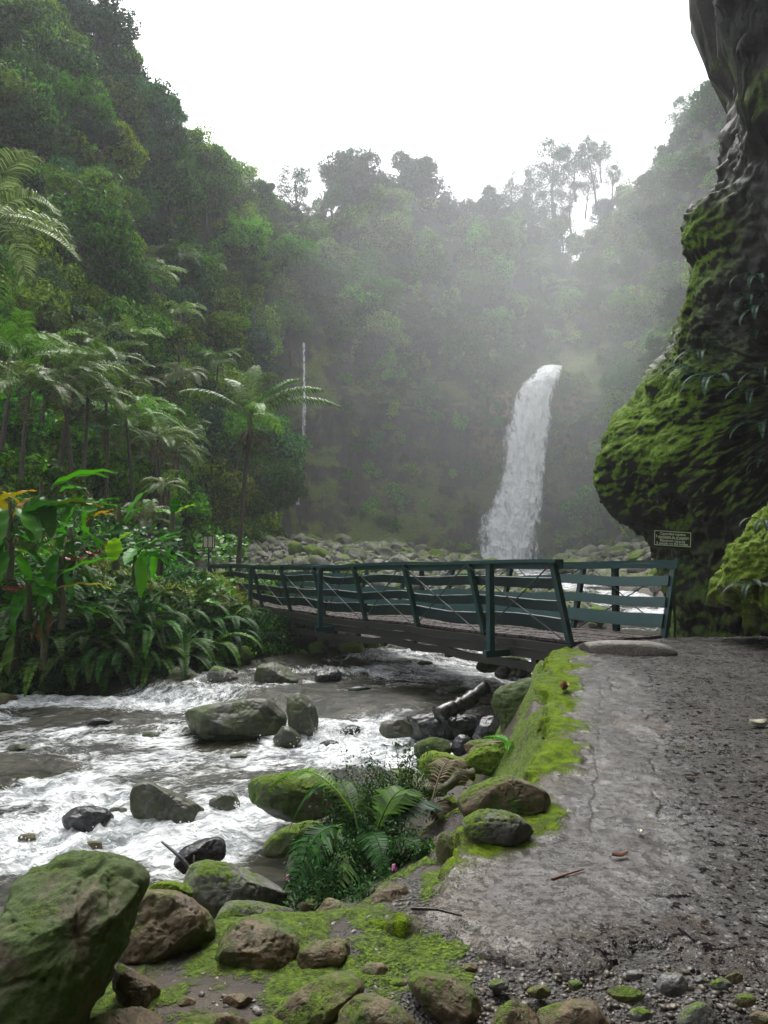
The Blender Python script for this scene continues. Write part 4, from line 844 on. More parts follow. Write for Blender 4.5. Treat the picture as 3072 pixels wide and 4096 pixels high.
hi_ = sm((q[:, 2] - 11) / 3); dsp = hi_ * (.7 * fbm(q * 1.1, 4, 191, .6) + .35 * fbm(q * 3.0, 3, 192, .6)) + .8 * fbm(q * .30, 3, 91) + .36 * fbm(q * .75, 5, 92, .55) + .15 * fbm(q * 2.3, 4, 95, .6) - .25 * np.clip(fbm(q * .8, 4, 96, .6, True) - .35, 0, 1) + .07 * fbm(q * 6.5, 4, 93, .6) + .03 * fbm(q * 16, 2, 94)
edge = np.clip((C.y - 16.2) * 0 + 1, 0, 1)
v2 = v + nr * (dsp - .12)[:, None]; me.vertices.foreach_set('co', v2.astype(np.float32).ravel()); me.update()
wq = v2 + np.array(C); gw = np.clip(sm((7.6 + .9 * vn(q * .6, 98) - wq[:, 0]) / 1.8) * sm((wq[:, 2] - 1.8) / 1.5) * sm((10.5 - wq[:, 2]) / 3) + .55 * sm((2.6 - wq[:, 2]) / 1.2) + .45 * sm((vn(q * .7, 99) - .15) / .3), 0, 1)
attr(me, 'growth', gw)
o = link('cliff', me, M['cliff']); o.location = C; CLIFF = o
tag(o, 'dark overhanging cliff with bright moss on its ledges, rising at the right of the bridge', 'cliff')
CB = BVHTree.FromPolygons([tuple(a + np.array(C)) for a in v2], [tuple(p_.vertices) for p_ in me.polygons])
def cliff_hit(px, py):
    return CB.ray_cast(Vector((0, 0, EYE)), ray(px, py).normalized())
me2, C2, s = blob_mesh('mossy_outcrop', [(711, 594), (717, 575), (727, 556), (740, 540), (749, 528), (757, 514), (775, 500), (830, 478), (900, 500), (930, 580), (880, 640), (800, 645), (762, 636), (742, 618), (731, 602), (722, 608), (714, 606)], 11.4, 1.1, 95, nt=200, nf=120, amp=.10, facets=3, freq=1.6, amp2=.7)
o = link('mossy_outcrop', me2, M['lime']); o.location = C2; tag(o, 'bulging outcrop thick with lime green moss at the right edge beside the path', 'rock')
# unseen overhanging wall added beside and behind the viewpoint to shade the foreground
xs_ = np.linspace(0, 1, 90); zs_ = np.linspace(0, 1, 60)
base_ = np.array([(9.6, 13), (8.6, 9), (7.0, 4), (6.2, 0), (5.6, -5), (3, -9), (-4, -11), (-12, -10)], float); bb = resample(base_, 90)
vs = []
for a in range(90):
    tx = bb[min(a + 1, 89)] - bb[max(a - 1, 0)]; nx_ = np.array([tx[1], -tx[0]]); nx_ /= np.linalg.norm(nx_)
    if np.dot(nx_, np.array([0, 6.]) - bb[a]) < 0: nx_ = -nx_
    for c_ in range(60):
        h_ = c_ / 59.; over = (4.2 * h_ ** 1.6 + 1.2 * math.sin(h_ * 5)) * (1 if a < 60 else .6) - .3
        vs.append((bb[a][0] + nx_[0] * over, bb[a][1] + nx_[1] * over, -1 + 25 * h_))
vs = np.array(vs); vs = vs + .8 * np.stack([fbm(vs * .35, 4, 97), fbm(vs * .35, 4, 98), fbm(vs * .35, 4, 99)], 1)
i = (np.arange(89)[:, None] * 60 + np.arange(59)[None]).ravel()
rwm = fast_mesh('shade_wall', vs, np.stack([i, i + 60, i + 61, i + 1], 1)); attr(rwm, 'growth', sm((fbm(vs * .5, 3, 89) + .2) / .4))
tag(link('shade_wall', rwm, M['cliff']), 'unseen mossy rock wall added right of the path to shade the foreground', 'cliff')
# ------------------------------------------------------------------ footbridge
A0 = Vector((2.89, 11.2, .50)); B0 = Vector((-5.73, 26.0, .50)); AX = (B0 - A0); BL = AX.length; AX.normalize()
PN = Vector((.864, .503, 0)); UP = Vector((0, 0, 1)); BW = 1.95
def sag(s_): return .035 * math.sin(s_ * 9.0) + .02 * math.sin(s_ * 23 + 1) - .10 * (4 * s_ * (1 - s_)) * .5
def deckp(s_, w_, z_=0.0): return A0 + AX * (BL * s_) + PN * w_ + UP * (z_ + sag(s_) * .6)
bridge = tag(empty('footbridge', A0), 'long wooden footbridge with dark teal plank railings crossing the river', 'bridge')
BM = Matrix.Translation(-A0)
def bpart(mb, name, mat, parent=bridge, label=None):
    o_ = mb.build(name, mat, parent)
    for v_ in o_.data.vertices: v_.co = v_.co - A0
    o_.data.update()
    if label: o_['label'] = label
    return o_
def strip(mb, fn, s0, s1, n_, wx, wz, up=UP, jit=0.0, seed=0):
    """a plank following the bridge line: fn(s)-> centre"""
    rr = random.Random(seed); P_ = []
    for k in range(n_ + 1):
        s_ = s0 + (s1 - s0) * k / n_; P_.append(fn(s_) + Vector((0, 0, rr.uniform(-jit, jit) if 0 < k < n_ else 0)))
    vs = []; fs = []
    for k, p_ in enumerate(P_):
        d_ = (P_[min(k + 1, n_)] - P_[max(k - 1, 0)]).normalized(); sd_ = d_.cross(up).normalized(); u_ = sd_.cross(d_)
        for a_, b_ in ((-1, -1), (1, -1), (1, 1), (-1, 1)): vs.append(p_ + sd_ * (a_ * wx / 2) + u_ * (b_ * wz / 2))
    for k in range(n_):
        for j in range(4): fs.append((k * 4 + j, k * 4 + (j + 1) % 4, k * 4 + 4 + (j + 1) % 4, k * 4 + 4 + j))
    fs += [(3, 2, 1, 0), (n_ * 4, n_ * 4 + 1, n_ * 4 + 2, n_ * 4 + 3)]
    mb.add(vs, fs)
NP_ = 8; PH = 1.17; LEAN = .34
for k in range(9):                    # deck boards run lengthwise, in uneven lengths
    rr = random.Random(k); cuts = [0] + sorted(rr.uniform(.15, .85) for _ in range(3)) + [1]
    mb = MB()
    for a_, b_ in zip(cuts[:-1], cuts[1:]):
        zz = rr.uniform(-.006, .006)
        strip(mb, lambda s_, zz=zz: deckp(s_, .08 + .215 * k + .01, -.03 + zz), a_ + .0005, b_ - .0005, 14, .200, .045, seed=k)
    bpart(mb, 'deck_board', M['deck'])
for side in (0, 1):
    w0 = -.05 if side == 0 else BW + .05; sg = -1 if side == 0 else 1; mt = M['tealshade'] if side == 0 else M['teal']
    mt = M['teal']
    hd = PN * sg
    foot = lambda s_, z_=-.12: deckp(s_, w0, z_)
    topp = lambda s_, z_=PH: deckp(s_, w0 + sg * LEAN, z_)
    lean = lambda s_, z_: deckp(s_, w0 + sg * LEAN * (z_ + .12) / (PH + .12), z_)
    for k in range(NP_ + 1):          # leaning posts
        s_ = k / NP_; s_ = min(max(s_, .004), .996)
        mb = MB(); mb.beam(lean(s_, -.30), topp(s_), .085, .09, up=AX); bpart(mb, 'post', mt)
    mb = MB(); strip(mb, lambda s_: topp(s_, PH + .025), -.004, 1.004, 40, .17, .05, seed=5 + side, jit=.004); bpart(mb, 'top_rail', mt)
    mb = MB(); strip(mb, lambda s_: topp(s_, PH - .045) - hd * .075, -.003, 1.003, 40, .035, .085, seed=5 + side); bpart(mb, 'rail_fascia', mt)
    for r_, (z0, hh) in enumerate(((.115, .225), (.455, .165), (.79, .17))):
        cuts = [(.004, .37), (.37, .74), (.74, .996)] if r_ != 1 else [(.004, .25), (.25, .62), (.62, .996)]
        for q_, (a_, b_) in enumerate(cuts):
            rr = random.Random(side * 30 + r_ * 5 + q_); ph_ = rr.uniform(0, 6); am = rr.uniform(.012, .03)
            mb = MB(); up_ = (UP * PH + hd * LEAN).normalized()
            strip(mb, lambda s_, z0=z0, ph_=ph_, am=am: lean(s_, z0 + hh / 2 + am * math.sin(s_ * 34 + ph_)) - hd * .075 + UP * rr.uniform(-.0, .0), a_ + .0006, b_ - .0006, 26, .035, hh, up=up_, seed=q_ + r_ * 7, jit=.004)
            bpart(mb, 'rail_plank', M['tealshade'] if side == 0 else mt)
    for k in range(NP_):              # crossed steel rods between the posts
        a_, b_ = k / NP_, (k + 1) / NP_; o_ = hd * .065
        mb = MB(); mb.tube([lean(a_ + .003, PH - .02) + o_, lean(b_ - .003, -.02) + o_], .011, 5); bpart(mb, 'brace_rod', M['steel'])
        mb = MB(); mb.tube([lean(a_ + .003, -.02) + o_ * 1.35, lean(b_ - .003, PH - .02) + o_ * 1.35], .011, 5); bpart(mb, 'brace_rod', M['steel'])
    for z_, hh in ((-.12, .12), (-.275, .15)):      # side beams under the deck
        mb = MB(); strip(mb, lambda s_, z_=z_: deckp(s_, w0 + sg * .075 * (1 if z_ > -.2 else .4), z_), -.002, 1.002, 30, .07, hh, seed=3, jit=.012); bpart(mb, 'side_beam', M['beam'])
    mb = MB(); strip(mb, lambda s_: deckp(s_, w0 + sg * .02, -.50 + .06 * math.sin(s_ * 6.3 + 1.2 * side)), .03, .94, 22, .09, .13, seed=9, jit=.03); bpart(mb, 'bottom_chord', M['beam'])
    for k in range(13):
        s_ = .05 + .07 * k; mb = MB(); mb.beam(deckp(s_, w0, -.55), deckp(s_, w0, -.2), .10, .12, up=AX); bpart(mb, 'chord_block', M['beam'])
for k in range(14):                   # cross beams
    s_ = .02 + k * .0738; mb = MB(); mb.beam(deckp(s_, -.05, -.16), deckp(s_, BW + .05, -.16), .10, .10); bpart(mb, 'cross_beam', M['beam'])
for s_ in (.085, .465, .745):         # outriggers that carry a plumb post
    for side in (0, 1):
        sg = -1 if side == 0 else 1; w0 = -.05 if side == 0 else BW + .05
        mb = MB(); mb.beam(deckp(s_, w0 - sg * .3, -.30), deckp(s_, w0 + sg * (LEAN + .22), -.30), .10, .11); bpart(mb, 'outrigger', M['teal'])
        mb = MB(); mb.beam(deckp(s_, w0 + sg * (LEAN + .09), -.26), deckp(s_, w0 + sg * (LEAN + .09), PH - .02), .10, .10, up=AX); bpart(mb, 'plumb_post', M['teal'])
for side in (0, 1):
    w0 = -.05 if side == 0 else BW + .05; sg = -1 if side == 0 else 1
    mb = MB(); mb.beam(deckp(.86, w0, -.55), deckp(.985, w0 + sg * .02, -1.25), .09, .10); bpart(mb, 'knee_brace', M['beam'])
# concrete ramp at the bridge foot
me, C, s = blob_mesh('ramp', [(572, 650), (582, 642), (610, 640), (650, 641), (668, 645), (680, 654), (672, 660), (640, 661), (605, 661), (584, 659)], 10.35, .42, 130, nt=120, nf=60, ex=.45, amp=.03, facets=2)
cm = M['deck'].copy(); cm.name = 'ramp_concrete'
m, t, b, o = nodes('ramp_concrete'); n = N(t); p, g = n.coords(False); k1 = n.noise(p, 6, 5, .65); k2 = n.noise(p, 50, 4, .7)
n.l(n.mix(n.ramp(k2, .4, .65), n.mix(n.ramp(k1, .35, .65), (.17, .145, .115), (.23, .21, .19)), (.07, .06, .05)), b.inputs['Base Color']); b.inputs['Roughness'].default_value = .4
n.l(n.bump(k2, .8, .02), b.inputs['Normal'])
o = link('ramp', me, m); o.location = C; tag(o, 'rough concrete lip ramping up to the bridge deck', 'ramp')
# ------------------------------------------------------------------ sign
SC_ = at(672, 539.5, 12.6)
sign = tag(empty('warning_sign', (SC_.x, SC_.y, g1(SC_.x, SC_.y))), 'black board on a thin post giving the bridge capacity in Spanish and English', 'sign')
SW, SH = .715, .315; base = Vector(sign.location); tilt = R_(-3.2); yaw = R_(8)
ux = Vector((math.cos(tilt), .0, math.sin(tilt))); ux = Matrix.Rotation(yaw, 3, 'Z') @ ux; uz = Matrix.Rotation(yaw, 3, 'Z') @ Vector((-math.sin(tilt), 0, math.cos(tilt))); uy = uz.cross(ux)
def spart(mb, name, mat, off=0): 
    o_ = mb.build(name, mat, sign)
    for v_ in o_.data.vertices: v_.co = v_.co - base
    return o_
mb = MB(); mb.box(SC_, ux * SW / 2, uy * .018, uz * SH / 2); spart(mb, 'board', M['signblack'])
mb = MB(); mb.tube([(SC_.x + .02, SC_.y + .04, base.z - .2), (SC_.x + .02, SC_.y + .04, SC_.z)], .022, 8); spart(mb, 'post', M['steel'])
mb = MB(); fo = SC_ - uy * .020
for a_, b_, c_, d_ in ((0, SH * .42, SW * .46, .0055), (0, -SH * .34, SW * .46, .0055)): mb.box(fo + uz * b_, ux * c_, uy * .002, uz * d_)
for a_ in (-1, 1): mb.box(fo + ux * (a_ * SW * .457) + uz * (SH * .04), ux * .0055, uy * .0018, uz * SH * .38)
mb.box(fo + uz * SH * .035, ux * SW * .36, uy * .002, uz * .0045); spart(mb, 'white_border', M['signwhite'])
for i, (txt, zz, sz) in enumerate([("Capacidad m\u00e1xima", .285, .062), ("5 personas en el puente.", .125, .062), ("Maximum capacity", -.085, .062), ("5 people on the bridge.", -.235, .062)]):
    cu = bpy.data.curves.new('lettering', 'FONT'); cu.body = txt; cu.size = sz; cu.align_x = 'CENTER'; cu.align_y = 'CENTER'; cu.extrude = .0012; cu.offset = .0009
    to = bpy.data.objects.new('lettering', cu); COL.objects.link(to); bpy.context.view_layer.update()
    me = bpy.data.meshes.new_from_object(to.evaluated_get(bpy.context.evaluated_depsgraph_get())); bpy.data.objects.remove(to)
    me.materials.clear(); o_ = link('lettering', me, M['signwhite'], sign); mt_ = Matrix((ux, uz, -uy)).transposed()
    for v_ in me.vertices: v_.co = mt_ @ v_.co + (fo - uy * .001 + uz * (SH * zz)) - base
# ------------------------------------------------------------------ lantern
LC = at(209, 542, 26.5); lb = Vector((LC.x, LC.y, g1(LC.x, LC.y)))
lan = tag(empty('lantern', lb), 'small square lantern with pale panes on a thin post at the bridge far end', 'lantern')
def lp(mb, name, mat):
    o_ = mb.build(name, mat, lan)
    for v_ in o_.data.vertices: v_.co = v_.co - lb
LH, LW = .21, .17
mb = MB(); mb.tube([lb, LC - UP * LH], .03, 8); lp(mb, 'post', M['teal'])
mb = MB()
for a_ in (-1, 1):
    for b_ in (-1, 1): mb.box(LC + Vector((a_ * LW, b_ * LW, 0)), (.014, 0, 0), (0, .014, 0), (0, 0, LH))
    mb.box(LC + Vector((0, a_ * LW, 0)), (.014, 0, 0), (0, .014, 0), (0, 0, LH)); mb.box(LC + Vector((0, 0, a_ * LH)), (LW + .025, 0, 0), (0, LW + .025, 0), (0, 0, .016))
lp(mb, 'frame', M['signblack'])
mb = MB(); mb.box(LC, (LW - .02, 0, 0), (0, LW - .02, 0), (0, 0, LH - .02)); lp(mb, 'pane', M['glass'])
# ------------------------------------------------------------------ driftwood
def log(name, label, a_, b_, ra, rb, mat, seed):
    rr = np.random.RandomState(seed); P_ = []
    for k in range(15): P_.append(Vector(a_).lerp(Vector(b_), k / 14) + Vector((0, 0, .03 * math.sin(k * .5 + seed))))
    mb = MB(); mb.tube(P_, [ra + (rb - ra) * k / 14 + .012 * rr.normal() for k in range(15)], 14)
    o_ = mb.build(name, mat, None, True); vs_ = np.array([list(v_.co) for v_ in o_.data.vertices]); vs_ += .014 * np.stack([fbm(vs_ * 5, 3, seed + i_) for i_ in range(3)], 1)
    o_.data.vertices.foreach_set('co', vs_.astype(np.float32).ravel()); 
    import bmesh
    bm = bmesh.new(); bm.from_mesh(o_.data); bmesh.ops.holes_fill(bm, edges=[e for e in bm.edges if e.is_boundary]); bm.to_mesh(o_.data); bm.free()
    return tag(o_, label, 'log')
log('driftwood_log', 'thick black wet driftwood log jutting up to the right out of the current', at(438, 717, 11.6), at(486, 689, 12.0), .13, .115, M['log'], 1)
log('log', 'pale mossy log wedged between the fern bush and the broad path boulder', at(418, 795, 6.2), at(472, 776, 6.4), .055, .05, M['mosslog'], 2)
def stick(name, label, pts, r_, mat, cat='stick'):
    mb = MB(); mb.tube(pts, [r_ * (1 - .5 * k / (len(pts) - 1)) for k in range(len(pts))], 6); return tag(mb.build(name, mat, None, True), label, cat)
stick('stick', 'thin dark stick leaning over the dark smooth wet rock', [at(194, 874, 6.3), at(183, 860, 6.35), at(172, 850, 6.4), at(162, 842, 6.5)], .02, M['log'])
stick('stick', 'forked brown twig standing behind the moss-skirted rock', [at(194, 878, 5.2), at(194, 866, 5.2), at(194, 855, 5.25)], .012, M['bark'])
a_, b_ = onpath(412, 914), onpath(462, 920)
stick('stick', 'long thin dark twig lying across the near end of the path', [a_ + UP * .02, a_.lerp(b_, .5) + UP * .03, b_ + UP * .015], .009, M['log'])
a_, b_ = onpath(552, 881), onpath(584, 871)
stick('stick', 'short reddish twig lying in the middle of the path', [a_ + UP * .006, a_.lerp(b_, .5) + UP * .008, b_ + UP * .006], .007, M['deadleaf'])
# ------------------------------------------------------------------ fallen leaves
def flat_leaf(name, label, c_, L_, Wd, rz, mat, curl=.25, cat='leaf'):
    n_, k_ = 9, 5; vs = []
    for i_ in range(n_):
        s_ = i_ / (n_ - 1); w_ = Wd * math.sin(math.pi * min(1, s_ * .93 + .05)) ** .8
        for j_ in range(k_):
            t_ = (j_ / (k_ - 1) - .5); vs.append(((s_ - .5) * L_, t_ * w_, curl * Wd * (4 * t_ * t_) + .12 * L_ * (2 * s_ - 1) ** 2 * curl * 2))
    f_ = [(i_ * k_ + j_, i_ * k_ + j_ + 1, (i_ + 1) * k_ + j_ + 1, (i_ + 1) * k_ + j_) for i_ in range(n_ - 1) for j_ in range(k_ - 1)]
    o_ = link(name, fast_mesh(name, vs, f_), mat); o_.location = c_; o_.rotation_euler = (0.1, 0, rz)
    sm_ = o_.modifiers.new('thickness', 'SOLIDIFY'); sm_.thickness = .0015
    return tag(o_, label, cat)
flat_leaf('fallen_leaf', 'curled red-brown leaf lying on the moss strip beside the path', onpath(564, 694) + UP * .035, .17, .10, 1.1, M['deadleaf'], .6)
flat_leaf('fallen_leaf', 'large pale cream leaf lying on the rough part of the path', onpath(758, 727) + UP * .008, .17, .10, .2, M['paleleaf'], .4)
flat_leaf('fallen_leaf', 'narrow red-brown leaf lying on the near half of the path', onpath(620, 858) + UP * .005, .10, .035, .3, M['deadleaf'], .4)
flat_leaf('fallen_leaf', 'small pale leaf fragment beside the narrow red-brown leaf', onpath(640, 833) + UP * .004, .05, .03, 1.3, M['paleleaf'], .3)
# ------------------------------------------------------------------ plant parts
def frond_arr(L, elev, droop, n_, ll, wid, az=0.0, hang=.35, prof='palm', seed=0, fold=.5, start=.12, sweep=.6):
    """a feather leaf: returns quads; base at the origin"""
    rr = np.random.RandomState(seed); V_ = []; F_ = []
    P_ = []; a_ = elev; p_ = np.zeros(3); ns = 24; step = L / ns; side_b = rr.uniform(-.25, .25)
    for k in range(ns + 1):
        P_.append(p_.copy()); a_k = a_ - droop * (k / ns) ** 1.3
        yaw_ = side_b * (k / ns); p_ = p_ + step * np.array([math.cos(a_k) * math.cos(yaw_), math.cos(a_k) * math.sin(yaw_), math.sin(a_k)])
    P_ = np.array(P_); T_ = np.gradient(P_, axis=0); T_ /= np.linalg.norm(T_, axis=1)[:, None]
    rw = max(.006, L * .006); n0 = 0
    for k in range(ns):                     # rachis ribbon, a thin three-sided rod
        s_ = np.cross(T_[k], [0, 0, 1]); s_ /= np.linalg.norm(s_) + 1e-9; u_ = np.cross(s_, T_[k]); w0_, w1_ = rw * (1.2 - k / ns), rw * (1.2 - (k + 1) / ns)
        for q1, q2 in ((s_, u_), (u_, -s_), (-s_, s_)):
            V_ += [P_[k] + q1 * w0_, P_[k] + q2 * w0_, P_[k + 1] + q2 * w1_, P_[k + 1] + q1 * w1_]; F_.append((n0, n0 + 1, n0 + 2, n0 + 3)); n0 += 4
    for k in range(n_):
        s_ = start + (1 - start) * (k + .5) / n_; x_ = s_ * ns; i_ = min(int(x_), ns - 1); f_ = x_ - i_
        c_ = P_[i_] * (1 - f_) + P_[i_ + 1] * f_; tt = T_[i_]; sd_ = np.cross(tt, [0, 0, 1]); sd_ /= np.linalg.norm(sd_) + 1e-9; u_ = np.cross(sd_, tt)
        if prof == 'palm': l_ = ll * (math.sin(math.pi * (.12 + .80 * s_)) ** .7)
        else: l_ = ll * min(1, (s_ - start + .03) * 5) * (1 - s_) ** .6
        for sg in (-1, 1):
            j = rr.normal() * .10; d1 = sd_ * sg * math.cos(fold) + u_ * math.sin(fold) + tt * (sweep + j * .6); d1 /= np.linalg.norm(d1)
            d2 = d1 + np.array([0, 0, -hang * (1 + rr.uniform(-.3, .5))]); d2 /= np.linalg.norm(d2); d3 = d2 + np.array([0, 0, -hang * 1.6]); d3 /= np.linalg.norm(d3)
            l2 = l_ * rr.uniform(.85, 1.1); wv_ = tt * wid * .5; m1 = c_ + d1 * l2 * .38; m2 = m1 + d2 * l2 * .34; e_ = m2 + d3 * l2 * .28
            V_ += [c_ - wv_ * .5, c_ + wv_ * .5, m1 + wv_, m1 - wv_, m2 + wv_ * .8, m2 - wv_ * .8, e_ + wv_ * .1, e_ - wv_ * .1]
            F_ += [(n0, n0 + 1, n0 + 2, n0 + 3), (n0 + 3, n0 + 2, n0 + 4, n0 + 5), (n0 + 5, n0 + 4, n0 + 6, n0 + 7)]; n0 += 8
    V_ = np.array(V_); ca, sa = math.cos(az), math.sin(az)
    V_ = V_ @ np.array([[ca, -sa, 0], [sa, ca, 0], [0, 0, 1]]).T
    return V_, np.array(F_)
def leaves_arr(n_, pos, nrm, size, rng, asp=.5, up=.35):
    """n small pointed leaves (bent diamonds)"""
    d_ = rng.normal(size=(n_, 3)); d_ -= nrm * (d_ * nrm).sum(1, keepdims=True) * .7; d_[:, 2] -= .5; d_ /= np.linalg.norm(d_, axis=1, keepdims=True)
    n2 = nrm * 1.2 + rng.normal(size=(n_, 3)) * .38 + np.array([0, 0, up]); s_ = np.cross(d_, n2); s_ /= np.linalg.norm(s_, axis=1, keepdims=True) + 1e-9
    sz = (size * rng.uniform(.6, 1.35, n_))[:, None]; n3 = np.cross(s_, d_)
    a_ = pos; b_ = pos + d_ * sz * .5 + s_ * sz * asp * .5 + n3 * sz * .08; c_ = pos + d_ * sz - n3 * sz * .1; e_ = pos + d_ * sz * .5 - s_ * sz * asp * .5 + n3 * sz * .08
    V_ = np.stack([a_, b_, c_, e_], 1).reshape(-1, 3); F_ = np.arange(n_ * 4).reshape(-1, 4); return V_, F_
def crown_mesh(name, seed, n_leaves, leaf, lobes=14, shape=(1, 1, .85), sparse=0.0, mat='leaf', low=-.5):
    rng = np.random.RandomState(seed); C_ = []
    while len(C_) < lobes:
        q_ = rng.uniform(-1, 1, 3)
        if np.linalg.norm(q_) < 1 and q_[2] > low: C_.append(q_ * np.array(shape) * .68)
    C_ = np.array(C_); r_ = rng.uniform(.18, .44, lobes) * (1 - .35 * sparse)
    k_ = rng.randint(0, lobes, n_leaves); d_ = rng.normal(size=(n_leaves, 3)); d_ /= np.linalg.norm(d_, axis=1, keepdims=True)
    rad = r_[k_] * (1 - np.abs(rng.normal(size=n_leaves)) * .16) * (1 + .28 * vn(C_[k_] * 3 + d_ * 2.2, seed) + .18 * vn(C_[k_] * 3 + d_ * 5.5, seed + 1))
    pos = C_[k_] + d_ * rad[:, None] * np.array([1, 1, .8])
    keep = vn(pos * 4.5, seed + 3) > (-.55 + sparse)
    pos, d_ = pos[keep], d_[keep]
    V_, F_ = leaves_arr(len(pos), pos, d_, leaf, rng)
    me = fast_mesh(name, V_, F_, False); me.materials.append(M[mat]); return me, C_, r_
def trunk_mesh(name, C_, H, rng, r0=.06, mat='bark'):
    mb = MB(); top = np.array([0, 0, 0.]); base_ = np.array([rng.normal() * .1, rng.normal() * .1, -H])
    P_ = [base_ + (top - base_) * t_ + np.array([math.sin(t_ * 5) * .04, math.cos(t_ * 4) * .04, 0]) for t_ in np.linspace(0, 1, 7)]
    mb.tube(P_, [r0 * (1.3 - .8 * t_) for t_ in np.linspace(0, 1, 7)], 6)
    for c_ in C_[:9]:
        s_ = P_[rng.randint(3, 7)]; mid = (s_ + c_) / 2 + np.array([0, 0, -.08]); mb.tube([s_, mid, c_], [r0 * .45, r0 * .3, r0 * .12], 5)
    me = fast_mesh(name, np.concatenate(mb.v), np.concatenate(mb.f)); me.materials.append(M[mat]); return me
# ------------------------------------------------------------------ forest: tree kinds
rngT = np.random.RandomState(7); TREES = {}
def make_tree(key, seed, n_, leaf, lobes, shape, sparse, mat, H, low=-.5, bark='bark'):
    crown, C_, r_ = crown_mesh('crown', seed, n_, leaf, lobes, shape, sparse, mat, low)
    root = empty('tree'); link('crown', crown, None, root); link('trunk', trunk_mesh('trunk', C_, H, np.random.RandomState(seed), .05, bark), None, root)
    TREES[key] = [root, False]; return root
for i in range(5): make_tree('round%d' % i, 200 + i, 6500, .105, 20, (1.05, 1.05, .95), 0.0, 'leaf', 1.8)
for i in range(2): make_tree('dark%d' % i, 230 + i, 7000, .095, 20, (1, 1, 1.0), .05, 'leafdark', 1.9)
for i in range(3): make_tree('airy%d' % i, 240 + i, 7000, .06, 26, (1.15, 1.15, 1.1), .30, 'leafdark', 2.3, -1, 'bark')
for i in range(2): make_tree('column%d' % i, 250 + i, 9000, .07, 18, (.5, .5, 1.5), .0, 'leaf', 1.7, -1)
for i in range(2): make_tree('umbrella%d' % i, 260 + i, 5200, .07, 14, (1.1, 1.1, .35), .1, 'leafdark', 2.2, -.4)
def put_tree(key, loc, s_, rz, label, group=None, name='tree', tilt=(0, 0), tag_it=True):
    e_ = TREES[key]
    if not e_[1]:
        r_ = e_[0]; e_[1] = True; r_.location = loc; r_.rotation_euler = (tilt[0], tilt[1], rz); r_.scale = s_ if hasattr(s_, '__len__') else (s_,) * 3
    else: r_ = dup(e_[0], loc, rz, s_, tilt)
    if 'group' in r_: del r_['group']
    tag(r_, label, 'tree' if name != 'tree_fern' else 'tree fern', group); r_.name = name; return r_
def tree_px(key, px, py, rpx, label, dY=0.0, rz=None, tall=1.0, group=None):
    """crown centre at a picture point; distance read from the hillside under it"""
    yy = py
    h_ = None
    while yy < 600:
        h_, nr_ = hill(px, yy)
        if h_ is not None and h_.y < 170: break
        yy += 3
    c_ = at(px, py, h_.y + dY - 1.5); s_ = rpx * 1.3 / F * c_.y
    return put_tree(key, c_, (s_, s_, s_ * tall), rngT.uniform(0, 6.28) if rz is None else rz, label, group)
T = tree_px
